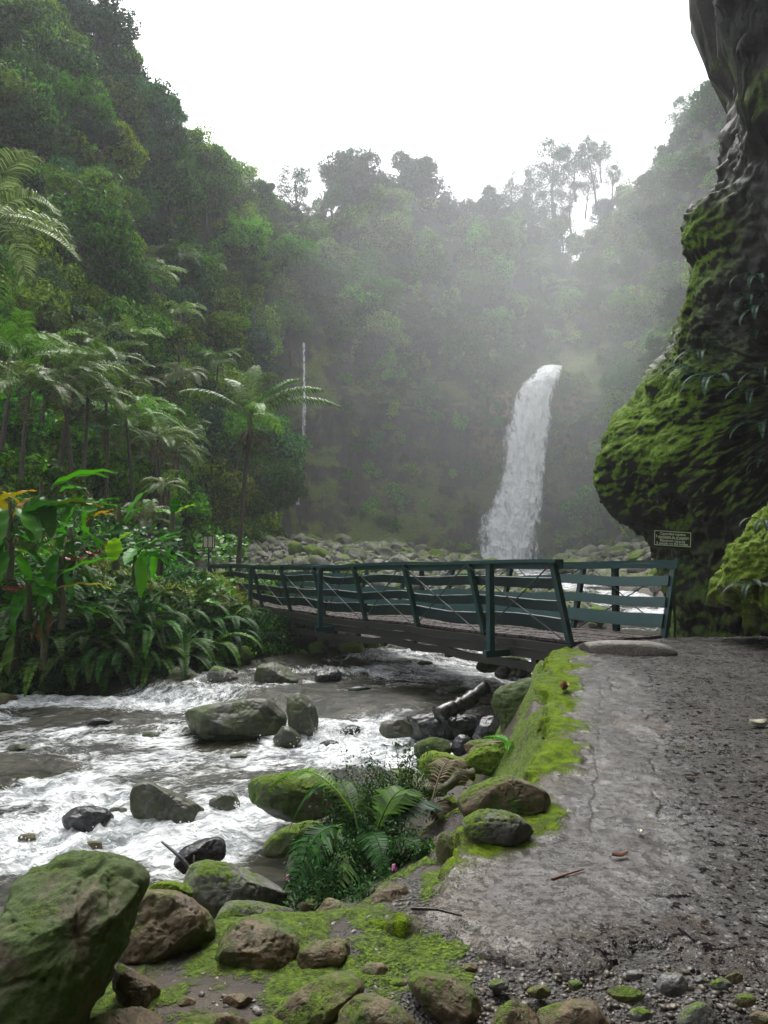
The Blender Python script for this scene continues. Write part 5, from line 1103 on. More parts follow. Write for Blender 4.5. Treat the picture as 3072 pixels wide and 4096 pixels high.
sky = [('dark0', 98, 22, 34, 'dark dense tree at the very top of the left slope against the sky'), ('dark1', 62, 10, 26, 'leafy tree just left of the topmost dark tree, sky showing between them'), ('round0', 20, 30, 40, 'broad tree filling the top left corner'),
       ('round2', 92, 75, 34, 'tree below the topmost dark tree on the left skyline'), ('dark1', 142, 92, 27, 'dark bluish rounded tree on the left skyline under the highest trees'), ('dark0', 152, 130, 22, 'dark lower part tree right under the bluish skyline tree'),
       ('airy0', 176, 122, 15, 'thin airy treetop poking out between the bluish tree and the pillar tree'), ('column0', 178, 165, 24, 'vine-wrapped pillar shaped tree on the left skyline'), ('round1', 208, 172, 22, 'rounded tree right of the pillar shaped tree on the skyline'), ('round3', 238, 180, 22, 'pale green domed tree at the middle of the left skyline'), ('dark0', 262, 195, 15, 'small dark tree at the lower end of the left skyline'),
       ('airy1', 296, 182, 20, 'lollipop shaped tree with sky gaps left of the central pair'), ('airy2', 292, 212, 16, 'thin lower foliage below the lollipop shaped tree'), ('dark1', 352, 178, 30, 'left one of the two big domed trees at the centre skyline'), ('umbrella0', 332, 172, 16, 'small flat crown stepping down from the left big domed tree'), ('umbrella1', 358, 161, 18, 'flat crown capping the left big domed tree'),
       ('dark0', 418, 182, 31, 'right one of the two big domed trees at the centre skyline'), ('umbrella1', 426, 165, 16, 'flat top crown over the right big domed tree'), ('round1', 388, 205, 22, 'pale misty tree in the dip between the two big domed trees'),
       ('airy0', 449, 203, 12, 'small airy tree in the gap right of the two big domed trees'), ('dark1', 480, 210, 24, 'misty rounded tree left of the tall airy trees above the waterfall'), ('airy1', 512, 192, 15, 'small airy tree stepping up to the tall airy trees'),
       ('airy2', 528, 178, 16, 'airy tree between the small stepping tree and the tallest airy one'), ('airy0', 553, 160, 22, 'tallest airy tree above the waterfall'), ('airy1', 590, 155, 20, 'tall airy tree with a bare leaning trunk, right neighbour of the tallest one'), ('airy2', 612, 172, 12, 'sparse outer crown at the right of the tall airy trees'), ('airy0', 570, 190, 15, 'lower airy crown between the two tall airy trees'),
       ('airy1', 552, 186, 17, 'foliage hanging round the trunk of the tallest airy tree'), ('airy2', 545, 206, 16, 'misty crown low on the left of the tallest airy tree'), ('airy0', 562, 214, 13, 'thin low crown beside the sky gap over the gorge'), ('airy1', 588, 184, 12, 'wisps of leaves along the bare leaning trunk'), ('airy2', 574, 158, 16, 'upper crown joining the two tallest airy trees'), ('dark0', 528, 212, 18, 'misty tree filling the ridge left of the tallest airy tree'), ('airy2', 600, 150, 12, 'outermost top of the tall airy trees'), ('dark1', 498, 214, 17, 'misty tree on the ridge between the rounded tree and the airy ones'), ('dark0', 332, 200, 20, 'dark misty tree below the left big domed tree'), ('dark1', 440, 215, 18, 'misty tree at the right foot of the big domed trees'), ('round2', 555, 232, 18, 'misty tree at the foot of the tall airy trees'), ('dark0', 606, 212, 14, 'small round tree right of the sky gap over the waterfall gorge'), ('round4', 632, 222, 20, 'misty tree on the right slope above the small round one'),
       ('round1', 668, 185, 27, 'large misty tree halfway up the right skyline'), ('airy1', 672, 150, 17, 'airy tree leaning out over the valley from the right slope'), ('airy2', 683, 112, 16, 'ragged tree with a branch reaching left near the top right'), ('dark1', 700, 130, 24, 'misty dark tree behind the cliff at the top right'), ('round3', 720, 100, 26, 'highest misty tree beside the cliff at the top right')]
for i, (k_, px, py, r_, lb) in enumerate(sky): T(k_, px, py, r_, lb, tall=1.0)
def on_face(u_i, v_i):
    a_ = u_i * NV + v_i; return facem[a_], HP[a_], nn.reshape(-1, 3)[a_]
# forest on the slopes: single trees, spread over the seen part of the hillside
zones = [(0, 130, 90, 330, 'tree in the dense forest high on the left slope'), (0, 290, 330, 500, 'tree in the forest on the lower left slope'), (130, 300, 190, 340, 'tree in the forest on the middle of the left slope'), (300, 480, 240, 375, 'misty tree above the rock face in the middle'), (480, 720, 250, 380, 'misty tree on the slope over the waterfall'), (590, 720, 380, 470, 'misty tree on the slope right of the waterfall')]
cnt = 0; placedT = []
for _ in range(6000):
    if cnt >= 235: break
    u_i, v_i = rngT.randint(2, NU - 2), rngT.randint(4, NV - 50); fm_, P_, nr_ = on_face(u_i, v_i)
    d_ = Vector(P_) - Vector((0, 0, EYE)); 
    b_ = (d_.z * cP - d_.y * sP) / (d_.y * cP + d_.z * sP); px = CX + F * d_.x / (d_.y * cP + d_.z * sP); py = CY - F * b_
    if not (-30 < px < 735 and 60 < py < 520) or fm_ > .35 or (262 < px < 334 and py > 335): continue
    h_ = BVH.ray_cast(Vector((0, 0, EYE)), d_.normalized())[0]
    if h_ is None or (h_ - Vector(P_)).length > 4: continue
    if any((px - a_) ** 2 + (py - c_) ** 2 < (15 + 60 / d_.y * 8) ** 2 * .55 for a_, c_ in placedT): continue
    z_ = [q for q in zones if q[0] <= px <= q[1] and q[2] <= py <= q[3]]
    hv = 'high' if py < 240 else ('halfway up' if py < 370 else 'low')
    lab = 'tree %s on the %s' % (hv, 'left slope near the picture edge' if px < 90 else 'left slope above the palm grove' if px < 190 else 'slope above the single palm' if px < 285 else 'slope between thin fall and waterfall' if px < 500 else 'slope over and right of the waterfall')
    placedT.append((px, py)); key = ['round0', 'round1', 'round2', 'round3', 'round4', 'dark0', 'column0', 'column1', 'umbrella0'][rngT.choice(9, p=[.14, .14, .14, .14, .12, .14, .06, .06, .06])]
    look = {'r': 'bushy', 'd': 'dark', 'c': 'tall creeper-clad', 'u': 'flat-topped'}[key[0]]; lab = look + ' ' + lab.replace('misty tree', 'misty tree')
    s_ = rngT.uniform(1.9, 3.7) * (.8 if d_.y < 45 else 1.0)
    put_tree(key, Vector(P_) + Vector(nr_) * s_ * .35 + Vector((0, 0, s_ * .35)), (s_, s_, s_ * rngT.uniform(.8, 1.1)), rngT.uniform(0, 6.28), lab, 'forest: ' + lab); cnt += 1
# undergrowth that nobody could count: leaf clumps set on points of the hillside
def gn_scatter(name, label, cat, pts, nrm, scl, sources, seed, kindname='stuff'):
    me = bpy.data.meshes.new(name); me.vertices.add(len(pts)); me.vertices.foreach_set('co', np.asarray(pts, np.float32).ravel())
    a_ = me.attributes.new('sc', 'FLOAT', 'POINT'); a_.data.foreach_set('value', np.asarray(scl, np.float32))
    r_ = me.attributes.new('rt', 'FLOAT_VECTOR', 'POINT'); r_.data.foreach_set('vector', np.asarray(nrm, np.float32).ravel())
    o_ = link(name, me); cl = bpy.data.collections.new(name + '_kinds')
    for k_, sme in enumerate(sources): so_ = bpy.data.objects.new(name + '_clump', sme); cl.objects.link(so_)
    ng = bpy.data.node_groups.new(name, 'GeometryNodeTree'); ng.interface.new_socket('Geometry', in_out='INPUT', socket_type='NodeSocketGeometry'); ng.interface.new_socket('Geometry', in_out='OUTPUT', socket_type='NodeSocketGeometry')
    gi, go = ng.nodes.new('NodeGroupInput'), ng.nodes.new('NodeGroupOutput'); ci = ng.nodes.new('GeometryNodeCollectionInfo'); ci.inputs[0].default_value = cl; ci.inputs['Separate Children'].default_value = True; ci.inputs['Reset Children'].default_value = True
    ip = ng.nodes.new('GeometryNodeInstanceOnPoints'); ip.inputs['Pick Instance'].default_value = True
    m2p = ng.nodes.new('GeometryNodeMeshToPoints')
    na = ng.nodes.new('GeometryNodeInputNamedAttribute'); na.data_type = 'FLOAT'; na.inputs[0].default_value = 'sc'
    nb = ng.nodes.new('GeometryNodeInputNamedAttribute'); nb.data_type = 'FLOAT_VECTOR'; nb.inputs[0].default_value = 'rt'
    ng.links.new(gi.outputs[0], m2p.inputs[0]); ng.links.new(m2p.outputs[0], ip.inputs['Points']); ng.links.new(ci.outputs[0], ip.inputs['Instance'])
    ng.links.new(na.outputs[0], ip.inputs['Scale']); ng.links.new(nb.outputs[0], ip.inputs['Rotation'])
    ng.links.new(ip.outputs[0], go.inputs[0]); md = o_.modifiers.new('spread', 'NODES'); md.node_group = ng
    return kind(o_, kindname, label, cat)
BUSH = [crown_mesh('clump', 300 + i, 1300, .19, 10, (1, 1, .7), 0.0, 'leaf', -.3)[0] for i in range(6)]
def frond_plant(name, seed, nf_, L, nl, ll, wid, elev=(.2, 1.1), droop=(1.0, 1.9), mat='palm', prof='palm', hang=.35, azr=(0, 6.283), **kw):
    rr = np.random.RandomState(seed); vs, fs, n0 = [], [], 0
    for k in range(nf_):
        az = azr[0] + (azr[1] - azr[0]) * (k + rr.uniform(-.3, .3)) / nf_
        V_, F_ = frond_arr(L * rr.uniform(.75, 1.1), rr.uniform(*elev), rr.uniform(*droop), nl, ll, wid, az, hang, prof, seed * 50 + k, **kw); vs.append(V_); fs.append(F_ + n0); n0 += len(V_)
    me = fast_mesh(name, np.concatenate(vs), np.concatenate(fs), False); me.materials.append(M[mat]); return me
FP = [frond_plant('fronds', 400 + i, 11, 1.0, 16, .34, .045, mat='palm') for i in range(4)]
idx = rngT.randint(0, NU * NV, 26000); sel = []; 
for a_ in idx:
    if vv[a_] > 3.6 or (272 < xa[a_] < 335 and vv[a_] < 2.3): continue
    P_ = HP[a_]
    if P_[1] < 8 or abs(P_[0]) > 1.1 * P_[1] + 6: continue
    sel.append(a_)
sel = np.array(sel)[:7500]; keep_ = rngT.uniform(size=len(sel)) > facem[sel] * .9; sel = sel[keep_]
nrm_ = nn.reshape(-1, 3)[sel]; scl_ = rngT.uniform(.7, 1.9, len(sel)); pts_ = HP[sel] + nrm_ * (scl_ * .15)[:, None] + rngT.normal(size=(len(sel), 3)) * .35
rot_ = np.stack([rngT.normal(size=len(sel)) * .5, rngT.normal(size=len(sel)) * .5, rngT.uniform(0, 6.28, len(sel))], 1)
gn_scatter('undergrowth', 'thick green undergrowth of shrubs and creepers covering the valley walls', 'undergrowth', pts_, rot_, scl_, BUSH, 1)
# tree ferns and palms of the slopes: fan of fronds on a slim trunk
PALM = {}
def make_palm(key, seed, nf_, L, nl, ll, wid, H, mat='palm', **kw):
    root = empty('palm'); cr_ = frond_plant('crown', seed, nf_, L, nl, ll, wid, mat=mat, **kw); link('crown', cr_, None, root)
    rr = random.Random(seed); mb = MB(); mb.tube([(rr.uniform(-.1, .1), rr.uniform(-.1, .1), -H), (.05, .0, -H * .5), (0, 0, 0)], [.10, .075, .06], 7)
    link('trunk', fast_mesh('trunk', np.concatenate(mb.v), np.concatenate(mb.f)), M['bark'], root)
    dd = frond_plant('dead_frond', seed + 9, 5, L * .7, 12, ll * .6, wid, elev=(-1.2, -.7), droop=(.2, .5), mat='palmdead', hang=.6); link('dead_frond', dd, None, root)
    TREES[key] = [root, False]
for i in range(4): make_palm('palm%d' % i, 500 + i, 12, 2.3, 34, .62, .045, 3.6, elev=(.1, 1.2), droop=(1.1, 1.9), hang=.45)
def palm_at(key, P_, s_, label, group=None, name='palm_tree'):
    o_ = put_tree(key, P_, s_, rngT.uniform(0, 6.28), label, group, name, (rngT.normal() * .08, rngT.normal() * .08)); o_['category'] = 'palm'; return o_
pc = [(14, 358, 27, 'leftmost'), (46, 352, 30, ''), (78, 372, 27, ''), (104, 366, 31, ''), (122, 392, 30, ''), (88, 398, 27, ''), (62, 386, 25, ''), (30, 392, 24, ''), (128, 424, 34, ''), (158, 440, 34, ''), (150, 418, 37, ''), (176, 452, 36, ''), (182, 436, 40, ''), (164, 486, 30, ''), (148, 520, 26, ''), (108, 430, 30, '')]
plabs = ['palm at the left edge of the palm grove on the bank', 'tall palm second from the left in the grove', 'palm with bent fronds in the middle of the grove', 'tallest palm of the grove, fronds catching the light', 'palm at the right shoulder of the grove', 'lower palm in front of the tall ones of the grove', 'low palm between the two left tall ones', 'short palm at the left front of the grove', 'palm on the slope just right of the grove', 'palm with pale fronds right of the grove', 'palm behind the pale-fronded palm', 'palm nearest to the single tall palm', 'small palm behind the one nearest to the single tall palm', 'low fan of fronds under the pale-fronded palm', 'low grey-green fan of fronds beside the lantern path', 'dim palm in the shade at the grove front']
for i, ((px, py, Y, _), lb) in enumerate(zip(pc, plabs)):
    palm_at('palm%d' % (i % 4), at(px, py, Y), rngT.uniform(.85, 1.15) * (.9 if py < 470 else .6), lb)
palm_at('palm1', at(-14, 222, 16), 1.0, 'palm hanging in at the left edge, halfway up the picture'); 
for k in range(46):                      # tree ferns scattered on the slopes
    for _ in range(80):
        u_i, v_i = rngT.randint(2, NU - 2), rngT.randint(10, NV - 60); fm_, P_, nr_ = on_face(u_i, v_i); d_ = Vector(P_) - Vector((0, 0, EYE))
        dep = d_.y * cP + d_.z * sP; px = CX + F * d_.x / dep; py = CY - F * (d_.z * cP - d_.y * sP) / dep
        if 100 < px < 720 and 190 < py < 520 and fm_ < .5 and not (205 < px < 345 and py > 300): break
    o_ = palm_at('palm%d' % (k % 4), Vector(P_) + Vector(nr_) * 2.2 + Vector((0, 0, 1.6)), rngT.uniform(.8, 1.25), 'tree fern spreading pale fronds on the forested valley wall', 'tree ferns on the valley walls', 'tree_fern'); o_['category'] = 'tree fern'
# the single tall palm by the bridge
ptop, pbase = at(250, 432, 28), at(238, 570, 28); pbase.z = g1(pbase.x, pbase.y) - .1
hp = tag(empty('palm_tree', pbase), 'single tall palm with a slim dark trunk standing beyond the far end of the bridge', 'palm')
mb = MB(); mid = pbase.lerp(ptop, .5) + Vector((-.07, 0, 0)); mb.tube([pbase, pbase.lerp(mid, .5) + Vector((-.03, 0, 0)), mid, mid.lerp(ptop, .5) + Vector((-.02, 0, 0)), ptop], [.12, .095, .085, .085, .11], 10)
o_ = mb.build('trunk', M['bark'], hp, True)
for v_ in o_.data.vertices: v_.co = v_.co - pbase
mb = MB(); mb.tube([ptop, ptop + Vector((.0, 0, .9))], [.10, .045], 8); o_ = mb.build('crownshaft', M['mosslog'], hp, True)
for v_ in o_.data.vertices: v_.co = v_.co - pbase
for i, (az, el, dr, L, mt_, fo_) in enumerate([(3.05, .75, 1.0, 3.7, 'palm', .2), (2.3, 1.25, 1.0, 2.8, 'palm', .3), (1.7, 1.5, .8, 2.9, 'palm', .3), (.35, 1.05, .8, 2.9, 'broad', .5), (-.15, .72, 1.0, 3.6, 'palm', .3), (.12, .55, 1.05, 4.2, 'palm', .3), (-1.2, .5, 1.5, 2.6, 'palm', .2), (1.2, .45, 1.4, 2.6, 'palm', .2)]):
    V_, F_ = frond_arr(L * .86, el, dr, 40, .62, .042, az, .8, 'palm', 900 + i, fold=fo_, start=.16)
    link('frond', fast_mesh('frond', V_ * np.array([1, 1, 1.0]) + np.array(ptop - pbase) + np.array([0, 0, .6]), F_, False), M[mt_], hp)
V_, F_ = frond_arr(3.3, -1.25, .35, 44, .62, .045, 3.3, .9, 'palm', 920, fold=.1, sweep=.9); link('dead_frond', fast_mesh('dead_frond', V_ + np.array(ptop - pbase) + np.array([-.05, -.1, 0]), F_, False), M['palmdead'], hp)
o_ = link('dead_frond', frond_plant('dead_frond', 925, 6, .95, 14, .4, .04, elev=(-.6, .4), droop=(1.4, 2.2), mat='palmdead', hang=.8), None, hp); o_.location = ptop - pbase
# ------------------------------------------------------------------ near bank plants: ferns
FERN = [frond_plant('fronds', 600 + i, 8, 1.0, 34, .17, .030, elev=(.3, 1.0), droop=(1.5, 2.4), mat='fern', prof='fern', hang=.25, azr=(-2.9, .0), sweep=.25) for i in range(4)]
FERNG = [frond_plant('fronds', 640 + i, 5, 1.0, 26, .20, .035, elev=(.1, .6), droop=(1.3, 2.1), mat='ferngrey', prof='fern', hang=.35, azr=(-3.1, .1), sweep=.3) for i in range(3)]
fl = [(58, 662), (80, 668), (108, 664), (136, 668), (160, 662), (184, 664), (208, 658), (98, 640), (150, 630), (75, 575), (110, 580), (150, 575), (185, 570), (45, 640), (110, 600), (60, 600), (92, 592), (120, 610), (80, 628), (104, 640), (140, 622), (160, 605), (170, 632), (196, 615), (212, 632), (186, 648), (150, 648), (124, 660), (92, 662), (214, 606), (225, 650), (14, 622), (36, 612), (140, 590), (66, 642), (205, 590), (232, 625), (20, 590), (178, 588)]
fw = ['shoulder high', 'arching', 'drooping', 'dark', 'long-fronded', 'dense']
for i, (px, py) in enumerate(fl):
    P_ = on(px, py) + Vector((0, -.35, .10)); o_ = link('fern', FERN[i % 4]); o_.location = P_
    s_ = rngT.uniform(1.15, 1.75) * (1.1 if py > 600 else .8); o_.scale = (s_,) * 3; o_.rotation_euler = (rngT.normal() * .15, 0, rngT.normal() * .3)
    lo = 'left' if px < 80 else ('middle' if px < 160 else 'bridge'); tag(o_, 'dark green fern hanging over the far river bank, %s' % {'left': 'towards the banana plant', 'middle': 'halfway between banana plant and bridge', 'bridge': 'close to the bridge end'}[lo], 'fern', 'ferns hanging over the far bank, ' + lo)
# ground cover of the far bank
rg = np.random.RandomState(88); n_ = 15000; xx = rg.uniform(-17, -2.6, n_); yy = rg.uniform(15.6, 33, n_); dF, sF = pdist(xx, yy, FAR); lf = dF * sF; zz = ground(xx, yy)
ok = (lf > 1.3) & (xx > -.75 * yy) & (xx < -.20 * yy + 0.4 + .8 * (yy > 27)); xx, yy, zz = xx[ok], yy[ok], zz[ok]
def clump(name, seed, n_, R_c, H_c, leaf, asp, mat):
    r = np.random.RandomState(seed); pos = np.stack([r.normal(size=n_) * R_c * .5, r.normal(size=n_) * R_c * .5, r.uniform(0, H_c, n_)], 1); nr = r.normal(size=(n_, 3)) * .5 + np.array([0, -.4, 1.]); nr /= np.linalg.norm(nr, axis=1, keepdims=True)
    V_, F_ = leaves_arr(n_, pos, nr, leaf, r, asp, .5); me = fast_mesh(name, V_, F_, False); me.materials.append(M[mat]); return me
def grass_tuft(seed, n_=26, L=.55, wd=.022, mat='grass'):
    r = np.random.RandomState(seed); V_ = []; F_ = []; k0 = 0
    for _ in range(n_):
        az, el = r.uniform(0, 6.28), r.uniform(.7, 1.4); l_ = L * r.uniform(.6, 1.2); p_ = np.array([r.normal() * .05, r.normal() * .05, 0]); d_ = np.array([math.cos(az), math.sin(az), 0]); s_ = np.array([-math.sin(az), math.cos(az), 0]); e_ = el; prev = None
        for k in range(5):
            w_ = wd * (1 - k / 4.2); V_ += [p_ - s_ * w_, p_ + s_ * w_]; 
            if k: F_.append((k0 - 2, k0 - 1, k0 + 1, k0))
            k0 += 2; p_ = p_ + (d_ * math.cos(e_) + np.array([0, 0, math.sin(e_)])) * l_ / 4; e_ -= .55
    me = fast_mesh('blades', V_, F_, False); me.materials.append(M[mat]); return me
CL = [clump('clump', 700 + i, 170, .42, .35, .11, .85, 'cover') for i in range(3)] + [clump('clump', 710 + i, 200, .4, .4, .12, .4, 'leafdark') for i in range(2)] + [clump('clump', 720, 150, .4, .3, .14, .35, 'leaf')]
GT = [grass_tuft(730 + i) for i in range(3)]
k_ = rg.uniform(size=len(xx)) < .62; typ = vn(P3(xx * .5, yy * .5), 90)
c_ = k_ & (typ < .25); scl = rg.uniform(.6, 1.3, c_.sum())
gn_scatter('ground_cover', 'tangled low leafy plants covering the far bank', 'plants', P3(xx[c_], yy[c_], 0) + np.stack([0 * xx[c_], 0 * xx[c_], zz[c_]], 1), np.stack([rg.normal(size=c_.sum()) * .2, rg.normal(size=c_.sum()) * .2, rg.uniform(0, 6.28, c_.sum())], 1), scl, CL, 3)
xf = rg.uniform(-17, -2.6, 16000); yf = rg.uniform(15.6, 24, 16000); dF2, sF2 = pdist(xf, yf, FAR); lf2 = dF2 * sF2; okf = (lf2 > .25) & (lf2 < 1.9) & (xf > -.75 * yf); xf, yf = xf[okf][:1400], yf[okf][:1400]; zf = ground(xf, yf)
gn_scatter('bank_leaves', 'dark trailing leaves hiding the steep face of the far bank', 'plants', np.stack([xf, yf, zf], 1), np.stack([rg.normal(size=len(xf)) * .3 + .4, rg.normal(size=len(xf)) * .2, rg.uniform(0, 6.28, len(xf))], 1), rg.uniform(.5, 1.0, len(xf)), CL[3:5] + [CL[5]], 6)
g_ = k_ & (typ >= .12); scl = rg.uniform(.7, 1.4, g_.sum())
gn_scatter('grass', 'long arching blades of grass among the bank plants', 'grass', P3(xx[g_], yy[g_], 0) + np.stack([0 * xx[g_], 0 * xx[g_], zz[g_]], 1), np.stack([rg.normal(size=g_.sum()) * .2, rg.normal(size=g_.sum()) * .2, rg.uniform(0, 6.28, g_.sum())], 1), scl, GT, 4)
# ------------------------------------------------------------------ broad-leaved plants of the far bank
def blade(L, Wd, elev, az, droop=.8, fold=.25, n_=14, seed=0, tear=0.0, shape=.75):
    """one long broad leaf with a folded midrib, as a closed thin sheet"""
    rr = np.random.RandomState(seed); vs = []; p_ = np.zeros(3); 
    for i_ in range(n_ + 1):
        s_ = i_ / n_; e_ = elev - droop * s_; d_ = np.array([math.cos(e_), 0, math.sin(e_)]); u_ = np.array([-math.sin(e_), 0, math.cos(e_)])
        w_ = Wd * .5 * (math.sin(math.pi * min(1, s_ * .96 + .02)) ** shape)
        for j_ in (-1, -.55, 0, .55, 1):
            wob = 1 + tear * rr.uniform(-1, 1) * (abs(j_) == 1); vs.append(p_ + np.array([0, 1, 0]) * j_ * w_ * wob + u_ * (abs(j_) ** 1.3 * w_ * fold + .02 * math.sin(i_ * 1.3 + j_)))
        p_ = p_ + d_ * L / n_
    f_ = [(i_ * 5 + j_, i_ * 5 + j_ + 1, (i_ + 1) * 5 + j_ + 1, (i_ + 1) * 5 + j_) for i_ in range(n_) for j_ in range(4)]
    c_, s_ = math.cos(az), math.sin(az); return np.array(vs) @ np.array([[c_, -s_, 0], [s_, c_, 0], [0, 0, 1]]).T, np.array(f_)
def big_plant(name, label, cat, P_, leaves, mats, stem_h, group=None):
    """leaves: (L, W, elev, az, droop, zrel, matkey)"""
    r_ = tag(empty(name, P_), label, cat, group)
    mb = MB(); mb.tube([(0, 0, -.4), (.02, 0, stem_h * .5), (0, .0, stem_h)], [.09, .065, .035], 8); mb.build('stem', M['mosslog'], r_, True)
    for i_, (L, Wd, el, az, dr, zr_, mk_) in enumerate(leaves):
        V_, F_ = blade(L, Wd, el, az, dr, seed=i_ + int(L * 100), tear=.15); st = np.array([math.cos(az) * .16 * L, math.sin(az) * .16 * L, .12 * L]) 
        o_ = link('leaf', fast_mesh('leaf', V_ + np.array([0, 0, zr_]) + st, F_), M[mk_], r_)
        mb2 = MB(); mb2.tube([(0, 0, zr_ - .05), tuple(st * .6 + np.array([0, 0, zr_ - .02])), tuple(st + np.array([0, 0, zr_]))], [.018, .014, .010], 6); mb2.build('stalk', M['mosslog'], o_, True)
    return r_
def at_g(px, py, Y, dz=0): 
    P_ = at(px, py, Y); return P_
PI = math.pi
b_ = at(8, 560, 15.2); big_plant('ginger_plant', 'large broad-leaved plant with bright green blades at the left edge of the picture', 'plant', b_, [(1.5, .42, .75, .25, .9, .5, 'broad'), (1.3, .40, .5, -.1, .8, .75, 'broad'), (1.2, .36, -.4, -.6, .5, .9, 'broad'), (1.1, .38, -.9, -1.5, .3, .9, 'broad'), (1.3, .36, .9, 2.6, 1.0, .5, 'broad'), (.7, .2, 1.1, 1.2, .7, .8, 'yellow'), (1.1, .3, .1, 3.3, .6, .6, 'browndead')], None, 1.2)
b_ = at(40, 520, 15.6); big_plant('ginger_plant', 'broad-leaved plant with two blades hanging down, right of the one at the left edge', 'plant', b_, [(1.4, .4, .55, .1, .7, .55, 'broad'), (1.25, .38, .75, .5, 1.0, .5, 'broad'), (1.05, .40, -1.15, -1.4, .15, .4, 'broad'), (1.15, .36, -.75, -.9, .3, .35, 'broad'), (1.0, .34, -1.0, -2.2, .2, .35, 'broad'), (1.1, .26, .2, .15, .5, .2, 'yellow')], None, .8)
b_ = at(118, 535, 17.2); big_plant('ginger_plant', 'upright broad-leaved plant with one orange and yellow dying leaf', 'plant', b_, [(1.0, .30, 1.2, .7, .5, .2, 'broad'), (.9, .28, 1.0, .2, .5, .1, 'broad'), (.8, .2, .35, 2.9, .9, .35, 'yellow'), (.8, .28, -1.0, -1.2, .2, .2, 'broad'), (.7, .22, -.2, 3.3, .5, .5, 'yellow')], None, .7)
b_ = at(40, 585, 14.9); big_plant('banana_plant', 'young banana plant with a brown peeling trunk leaning at the left of the bank', 'plant', at(44, 650, 15.6), [(1.1, .34, 1.0, 1.3, .6, 1.2, 'broad'), (1.3, .3, .6, .2, .6, 1.35, 'broad'), (1.2, .28, .35, .0, .7, 1.1, 'yellow'), (1.2, .3, .5, 2.9, 1.0, 1.2, 'broad'), (.6, .14, -1.2, -.8, .1, .9, 'browndead'), (.7, .12, -1.3, -2.4, .1, .8, 'browndead'), (.5, .12, -1.1, -1.6, .1, .6, 'browndead'), (.9, .3, .2, -2.9, .9, .8, 'broad')], None, 1.5)
b_ = at(116, 552, 16.5); big_plant('arum_plant', 'plant with a single glowing lime green heart-shaped leaf in the middle of the bank', 'plant', b_, [(.55, .36, -1.25, -1.45, .1, .25, 'limeleaf'), (.35, .24, -.8, 2.9, .2, .25, 'yellow'), (.4, .25, .8, .9, .5, .2, 'leaf')], None, .3)
b_ = at(172, 520, 20); big_plant('arum_plant', 'small broad-leaved plant with a lime leaf near the lantern', 'plant', b_, [(.6, .3, .7, .6, .5, .1, 'limeleaf'), (.5, .28, .5, 2.6, .6, .1, 'broad'), (.5, .26, 1.1, -1, .5, .1, 'broad')], None, .3)
for i, (px, py, Y, mk_, lb) in enumerate([(-10, 512, 16.5, 'yellow', 'yellowed drooping plant at the very left edge'), (16, 650, 15.8, 'fern', 'dark drooping leaves at the foot of the banana plant'), (62, 610, 15.6, 'broad', 'low broad leaves in front of the banana plant'), (28, 600, 15.4, 'broad', 'tangle of narrow green leaves between the banana plant and the left edge'), (70, 545, 16.5, 'broad', 'green broad leaves left of the red bract flower'), (90, 510, 17.5, 'broad', 'green blades standing behind the plant with the orange leaf'), (135, 565, 17.5, 'cover', 'leaning narrow leaves right of the lime leaf'), (60, 575, 15.9, 'cover', 'bright drooping blades above the low broad leaves'), (10, 560, 14.9, 'broad', 'wide leaves hanging low at the left edge of the bank'), (160, 560, 19, 'broad', 'small broad leaves near the lantern foot')]):
    rr = random.Random(i); big_plant('ginger_plant', lb, 'plant', at(px, py, Y), [(rr.uniform(.7, 1.1), rr.uniform(.2, .3), rr.uniform(-1.2, .7), rr.uniform(-3, 3), rr.uniform(.2, .8), rr.uniform(0, .4), mk_) for _ in range(9)], None, .4)
for i, (px, py, Y, lb) in enumerate([(93, 556, 16.3, 'dark red bract flower among the bank leaves left of the lime leaf'), (72, 562, 16.0, 'second dark red flower, nearer the left edge'), (14, 592, 14.8, 'small bright red flower at the far left of the bank')]):
    mb = MB(); P_ = at(px, py, Y)
    for k in range(9):
        a_ = k * .7; V_, F_ = blade(.26, .05, .5 + .1 * (k % 3), a_, .3, n_=5); mb.add(V_, F_)
    tag(link('red_flower', fast_mesh('red_flower', np.concatenate(mb.v), np.concatenate(mb.f)), M['red'], None, P_), lb, 'flower')
# shiny round-leaved creeper at the bridge end
def rosette(seed, n_, R_c, leaf, asp, mat, H=.3):
    r = np.random.RandomState(seed); pos = np.stack([r.uniform(-1, 1, n_) * R_c, r.uniform(-.5, .5, n_) * R_c, r.uniform(-1, 1, n_) * H], 1); nr = np.stack([r.normal(size=n_) * .35, -.7 + r.normal(size=n_) * .3, .7 + r.normal(size=n_) * .3], 1); nr /= np.linalg.norm(nr, axis=1, keepdims=True)
    V_ = []; F_ = []; k0 = 0
    for i_ in range(n_):
        a_ = np.cross(nr[i_], r.normal(size=3)); a_ /= np.linalg.norm(a_); b2 = np.cross(nr[i_], a_); s_ = leaf * r.uniform(.5, 1.2)
        for k in range(6): t_ = k * PI / 3; V_.append(pos[i_] + (a_ * math.cos(t_) + b2 * math.sin(t_) * asp) * s_ * .5)
        F_ += [(k0, k0 + 1, k0 + 2, k0 + 3), (k0, k0 + 3, k0 + 4, k0 + 5)]; k0 += 6
    me = fast_mesh('leaves', V_, F_, False); me.materials.append(M[mat]); return me
